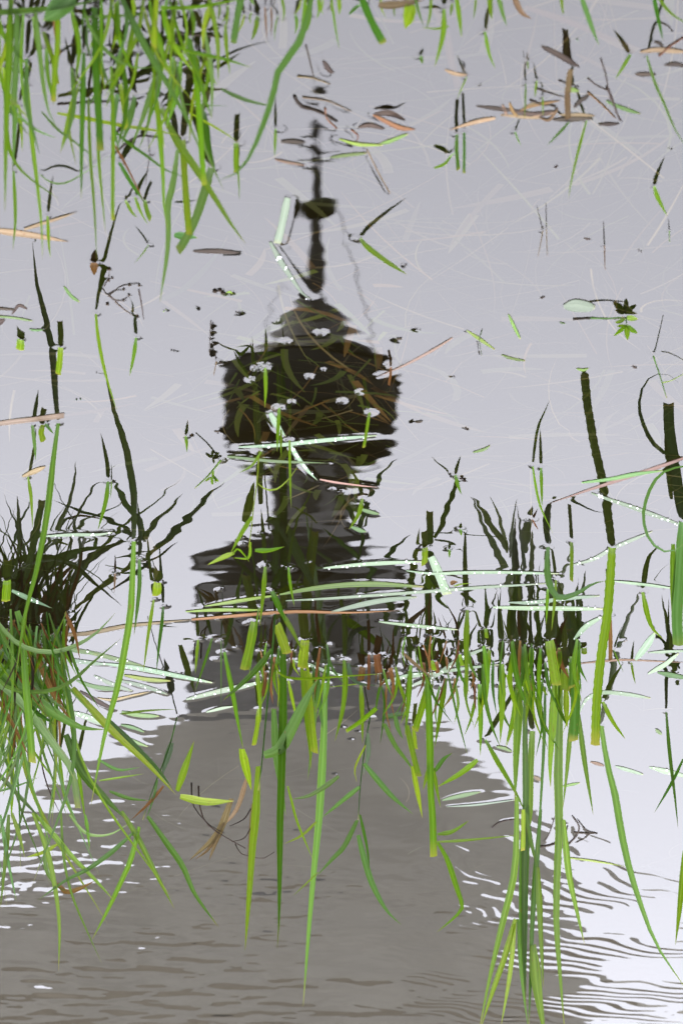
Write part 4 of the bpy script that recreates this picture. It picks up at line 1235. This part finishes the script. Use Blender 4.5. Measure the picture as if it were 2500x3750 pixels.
leaf k 20 .0 fb 01 70,630 110,580 160,600
leaf k 40 .0 fb 01 -40,690 0,675 30,660
leaf b 14 .0 fb 01 -30,640 80,650 190,668
leaf b 14 .0 fb 01 170,716 205,722 250,718
'''
CRUMBS = [('01', 1120, 590, 'w', 'pale-green crumb floating left of the mast foot'), ('01', 1362, 612, 'k', 'dark crumb at the end of a drowned thread left of the mast foot'),
          ('01', 950, 605, 'y', 'tiny yellow-green sprig near the seed head'), ('01', 998, 836, 'k', 'tiny dark crumb in open water left of the tower cap'),
          ('01', 450, 1120, 'd', 'tiny dark green crumb left of the long curving blade tip'), ('01', 568, 965, 'k', 'tiny dark crumb touching the long curving blade'),
          ('11', 1160, 348, 'k', 'dark crumb by the leaning blade right of the mast'), ('11', 1115, 770, 'k', 'dark crumb right of the tower cap, nearer one'),
          ('11', 1222, 718, 'k', 'insect-like dark crumb above the long pinkish straw'), ('11', 1435, 990, 'k', 'dark crumb below the long pinkish straw'),
          ('21', 875, 678, 'd', 'dark green crumb left of the star-leaved plantlet'), ('21', 760, 532, 'k', 'dark speck in open water left of the lily pad'),
          ('21', 1018, 195, 'k', 'dark crumb between the two pairs of thin straws'), ('21', 1318, 268, 'k', 'dark speck above the star-leaved plantlet'),
          ('21', 1288, 932, 'k', 'dark speck near the branching thin stalk'), ('12', 1228, 70, 'k', 'insect-like dark speck right of the tower bulge'),
          ('12', 1497, 110, 'k', 'dark crumb at the end of a drowned thread right of the bulge'), ('12', 70, 125, 'k', 'dark crumb left of the tower bulge'),
          ('20', 405, 490, 'k', 'dark crumb by the orange drowned reed'), ('20', 960, 225, 'w', 'pale green bud floating by the drowned orange reed, top right'),
          ('20', 1495, 855, 'k', 'dark crumb near the right edge above the bent-reflection blade'), ('20', 838, 958, 'k', 'small dark crumb below the debris mat'),
          ('12', 790, 470, 'k', 'dark crumb cluster at the tower neck beside the pink straw'), ('23', 1245, 150, 'o', 'brown crumb right of the serrated blade')]
build(CLUMPS)
build(SINGLES)
build(FLOATS)
for tl, x, y, c, lab in CRUMBS:
    b0 = on_level(*tp(tl, x, y))
    q_ = random.randint(1, 3)
    if q_ == 1:
        a_ = random.uniform(-.5, .5); h_ = random.uniform(14, 24)
        o = build_piece('floating_crumb', c, random.uniform(9, 15), 0, 'fb', tl, [(x - h_ * math.cos(a_), y - h_ * math.sin(a_)), (x, y + 3), (x + h_ * math.cos(a_), y + h_ * math.sin(a_))], None, None, b0)
    else:
        o = build_piece('floating_crumb', c, random.uniform(9, 15), 0, 'fo', tl, [(x + random.uniform(-15, 15), y + random.uniform(-6, 6)) for _ in range(q_)], None, None, b0)
    o.location = b0; tag(o, lab, 'debris', 'crumbs drifting on the pond')
extra_blades('grass_clump', 'gggdyb', 64, '00', (-40, 1250), (-60, 560), (160, 620), (16, 40), .35, 3)
extra_blades('grass_clump.002', 'ggdybo', 40, '03', (-60, 380), (40, 420), (200, 700), (10, 26), .35, 4)
extra_blades('grass_clump.002', 'ggdyb', 34, '03', (-80, 330), (60, 380), (600, 1500), (14, 30), .28, 14, (.45, .75))
extra_blades('grass_clump.002', 'gddbko', 78, '03', (-80, 400), (-20, 260), (150, 520), (12, 30), .6, 15, (-.5, .2))
extra_blades('grass_clump.003', 'ggdyo', 26, '13', (280, 720), (120, 380), (60, 300), (12, 30), .25, 5)
extra_blades('grass_clump.004', 'ggdo', 40, '13', (960, 1560), (120, 420), (60, 300), (8, 24), .35, 6)
extra_blades('grass_clump.005', 'ggddygo', 48, '23', (400, 980), (140, 420), (90, 420), (14, 36), .2, 8, (-.35, .2))
extra_blades('grass_clump.001', 'ggy', 22, '10', (0, 1560), (-30, 90), (40, 150), (8, 22), .3, 9)

# ------------------------------------------------------------------ weed and drowned straw under the surface (one uncountable mass)
def weed():
    v = []; f = []; col = []
    tones = [(0.30, 0.25, 0.16), (0.22, 0.22, 0.11), (0.12, 0.15, 0.05), (0.26, 0.17, 0.09), (0.36, 0.31, 0.23), (0.10, 0.13, 0.04)]
    for i in range(1300):
        near = rng.random() < 0.78
        y = rng.uniform(2.6, 4.3) if near else rng.uniform(2.6, 6.2)
        x = rng.uniform(-1, 1) * 0.15 * y
        if near and rng.random() < .5: x = -abs(x)
        L = rng.uniform(.05, .28); w = rng.choice((.0004, .0005, .0007, .0010, .0015)); a = rng.uniform(0, 2 * math.pi)
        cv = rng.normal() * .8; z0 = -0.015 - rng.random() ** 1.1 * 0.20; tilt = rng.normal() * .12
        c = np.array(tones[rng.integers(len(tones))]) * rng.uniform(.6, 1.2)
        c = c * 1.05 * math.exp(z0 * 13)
        i0 = len(v); p = np.array((x, y, z0)); n = 7
        for k in range(n):
            th = a + cv * k / n
            d = np.array((math.cos(th), math.sin(th), tilt)); s = np.array((-math.sin(th), math.cos(th), 0.1))
            ww = w * (1 - (k / (n - 1)) ** 3 * .9)
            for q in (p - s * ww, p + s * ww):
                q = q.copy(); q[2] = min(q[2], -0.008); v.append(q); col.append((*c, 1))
            p = p + d * L / n
        for k in range(n - 1):
            b = i0 + 2 * k; f.append((b, b + 1, b + 3, b + 2))
    def ribbon(x, y, z0, a, L, w, cv, c, tilt=0.0):
        i0 = len(v); p = np.array((x, y, z0)); n = 6
        for k in range(n):
            th = a + cv * k / n
            d = np.array((math.cos(th), math.sin(th), tilt)); s = np.array((-math.sin(th), math.cos(th), 0))
            ww = w * (1 - (k / (n - 1)) ** 3 * .9)
            for q in (p - s * ww, p + s * ww):
                q = q.copy(); q[2] = min(q[2], -0.006); v.append(q); col.append((*c, 1))
            p = p + d * L / n
        for k in range(n - 1):
            b = i0 + 2 * k; f.append((b, b + 1, b + 3, b + 2))
    for i in range(90):             # broad faded leaves lying deep
        y = rng.uniform(2.6, 4.4); x = rng.uniform(-1, .6) * 0.14 * y
        ribbon(x, y, -0.05 - .1 * rng.random(), rng.uniform(0, 6.28), rng.uniform(.06, .2), rng.uniform(.003, .007), rng.normal() * .5,
               np.array(((.13, .13, .09), (.10, .12, .07), (.15, .11, .08))[i % 3]) * rng.uniform(.4, .9))
    for i in range(140):             # green and rusty weed just under the surface in front of the tower's image
        c0 = on_level(*tp('11', rng.uniform(150, 1080), rng.uniform(560, 1900)))
        ribbon(c0[0], c0[1], -0.012 - .05 * rng.random(), math.pi / 2 + rng.normal() * .8, rng.uniform(.03, .16), rng.choice((.0006, .001, .0016, .003, .0045)), rng.normal() * .5,
               np.array(((.07, .10, .016), (.045, .08, .010), (.10, .06, .022), (.05, .075, .012))[i % 4]) * rng.uniform(.9, 2.0), rng.normal() * .1)
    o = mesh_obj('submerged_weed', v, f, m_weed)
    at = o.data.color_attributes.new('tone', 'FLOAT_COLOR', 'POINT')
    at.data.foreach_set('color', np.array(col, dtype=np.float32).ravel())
    o['kind'] = 'stuff'
    tag(o, 'drowned straw and water weed seen faintly below the surface', 'water weed')
weed()

# ------------------------------------------------------------------ pond water: fine height field with ripples and menisci
def water():
    ys = [0.6, 1.0, 1.4, 1.8, 2.2]
    y = 2.5
    while y < 7.6: ys.append(y); y *= 1.00098
    while y < 60: ys.append(y); y *= 1.06
    ys = np.array(ys)
    S = np.r_[-150, -60, -20, -8, -4, -2.5, -1.9, np.linspace(-1.5, 1.5, 760), 1.9, 2.5, 4, 8, 20, 60, 150]
    fine_c0 = 7
    Y, SS = np.meshgrid(ys, S, indexing='ij')
    X = SS * 0.108 * Y
    Zh = np.zeros_like(X)
    # approximate picture row of each point, to lay the ripple field where the wind touches the pond
    def row(yv): 
        an = np.arctan2(CAM_H, yv); return H_ / 2 + FPX * np.tan(PITCH - an)
    V = row(Y)
    U = W_ / 2 - X / (Y * cp + CAM_H * spi) * FPX
    def sm(a, b, t):
        q = np.clip((t - a) / (b - a), 0, 1); return q * q * (3 - 2 * q)
    # slow swell everywhere
    def waves(num, lam0, lam1, ang, slope, seed, drift=0):
        r = np.random.default_rng(seed); h = np.zeros_like(X)
        for _ in range(num):
            lam = math.exp(r.uniform(math.log(lam0), math.log(lam1))); th = math.pi / 2 + drift + r.normal() * ang
            k = 2 * math.pi / lam
            h += slope / k * np.sin(k * (math.cos(th) * X + math.sin(th) * Y) + r.uniform(0, 6.28)) * math.sqrt(2.0 / num)
        return h
    edge = sm(2.45, 2.6, Y) * (1 - sm(7.3, 7.6, Y)) * (1 - sm(1.4, 1.5, np.abs(SS)))
    calm = 0.25 + 0.75 * sm(600, 1700, V)
    Zh += calm * (waves(10, .09, .25, .6, .0011, 1) + waves(14, .025, .06, .5, .0011, 2))
    wind = sm(2800, 3300, V + 120 * np.sin(U / 330.))
    right = sm(1350, 1850, U)
    patch = np.clip(.65 + waves(9, .3, 1.1, 1.2, 1, 21) * 14, .45, 1.5)
    Zh += wind * (1 - .6 * right) * ((waves(30, .020, .045, .8, .012, 3) * (1 - .65 * sm(3250, 3600, V)) + waves(24, .05, .11, .6, .010, 5)) * patch + waves(8, .10, .22, .5, .005, 4))
    # ring waves crossing the lower right
    cx, cy, _ = on_level(3700, 2900)
    rr = np.hypot(X - cx, Y - cy)
    ring = sm(2880, 3250, V) * sm(1250, 2050, U)
    Zh += ring * 0.047 * .033 / 6.28 * np.sin(2 * math.pi * rr / .036 + 1.5 * np.sin(Y * 3 + X * 5) + waves(16, .09, .3, 1.0, 1, 31) * 75) * np.clip(.75 + waves(12, .12, .4, 1.0, 1, 33) * 18, .15, 1.3)
    # second gentle ripple zone at the right of the roof edge
    Zh *= edge
    # menisci
    My = ys
    men = np.zeros_like(X)
    lam = 0.0030
    for (x, y, r0, A) in MEN:
        ext = r0 + 5 * lam
        i0, i1 = np.searchsorted(My, (y - ext, y + ext))
        s0, s1 = np.searchsorted(S, ((x - ext) / (.108 * y), (x + ext) / (.108 * y)))
        if i1 - i0 < 2 or s1 - s0 < 2 or y > 7.4: continue
        d = np.hypot(X[i0:i1, s0:s1] - x, Y[i0:i1, s0:s1] - y)
        men[i0:i1, s0:s1] = np.maximum(men[i0:i1, s0:s1], A * np.exp(-np.maximum(d - r0, 0) / lam))
    # little dimples where weed tips touch the surface from below
    for (t, x, y, s) in DIMPLES:
        c = on_level(*tp(t, x, y)); ext = .03
        i0, i1 = np.searchsorted(My, (c[1] - ext, c[1] + ext))
        s0, s1 = np.searchsorted(S, ((c[0] - ext) / (.108 * c[1]), (c[0] + ext) / (.108 * c[1])))
        d = np.hypot(X[i0:i1, s0:s1] - c[0], Y[i0:i1, s0:s1] - c[1])
        men[i0:i1, s0:s1] = np.maximum(men[i0:i1, s0:s1], s * .0007 * np.exp(-(d / (.0034 * s)) ** 1.5))
    Zh += men
    ny, nx = X.shape
    co = np.stack((X, Y, Zh), -1).reshape(-1, 3).astype(np.float32)
    idx = np.arange(ny * nx, dtype=np.int32).reshape(ny, nx)
    q = np.stack((idx[:-1, :-1], idx[:-1, 1:], idx[1:, 1:], idx[1:, :-1]), -1).reshape(-1, 4)
    me = bpy.data.meshes.new('pond_water')
    me.vertices.add(len(co)); me.vertices.foreach_set('co', co.ravel())
    me.loops.add(q.size); me.loops.foreach_set('vertex_index', q.ravel())
    me.polygons.add(len(q))
    me.polygons.foreach_set('loop_start', np.arange(0, q.size, 4, dtype=np.int32))
    me.polygons.foreach_set('use_smooth', np.ones(len(q), dtype=bool))
    me.update(calc_edges=True); me.validate()
    me.materials.append(m_water)
    o = link(bpy.data.objects.new('pond_water', me)); o['kind'] = 'structure'
DIMPLES = [('11', 665, 735, 1.2), ('11', 470, 785, 1), ('11', 295, 940, .9), ('11', 265, 1005, 1.0), ('11', 600, 985, 1),
           ('11', 885, 1075, 1), ('11', 785, 1125, 1.2), ('11', 500, 1130, .9), ('11', 425, 1160, 1.1), ('11', 680, 945, .6), ('11', 410, 665, .7),
           ('11', 610, 535, .9), ('12', 390, 30, 1.2), ('12', 945, 20, 1.2), ('12', 85, 1035, 1), ('12', 485, 915, 1), ('12', 350, 885, 1),
           ('12', 410, 1040, .9), ('12', 385, 705, .8), ('12', 590, 875, .9), ('12', 730, 455, .9), ('13', 85, 25, 1.2), ('13', 60, 130, 1.1),
           ('13', 185, 188, 1), ('13', 75, 255, 1.4), ('13', 240, 50, 1), ('13', 775, 240, 1), ('13', 790, 650, 1), ('13', 840, 720, .9),
           ('13', 880, 675, .9), ('13', 745, 920, 1), ('13', 730, 415, .7), ('13', 1050, 245, 1.6), ('13', 560, 150, 1), ('13', 340, 210, .9),
           ('12', 210, 735, .9), ('12', 315, 710, .9), ('12', 215, 770, .9), ('23', 820, 165, .9), ('23', 690, 660, 1), ('23', 650, 405, .9)]
water()
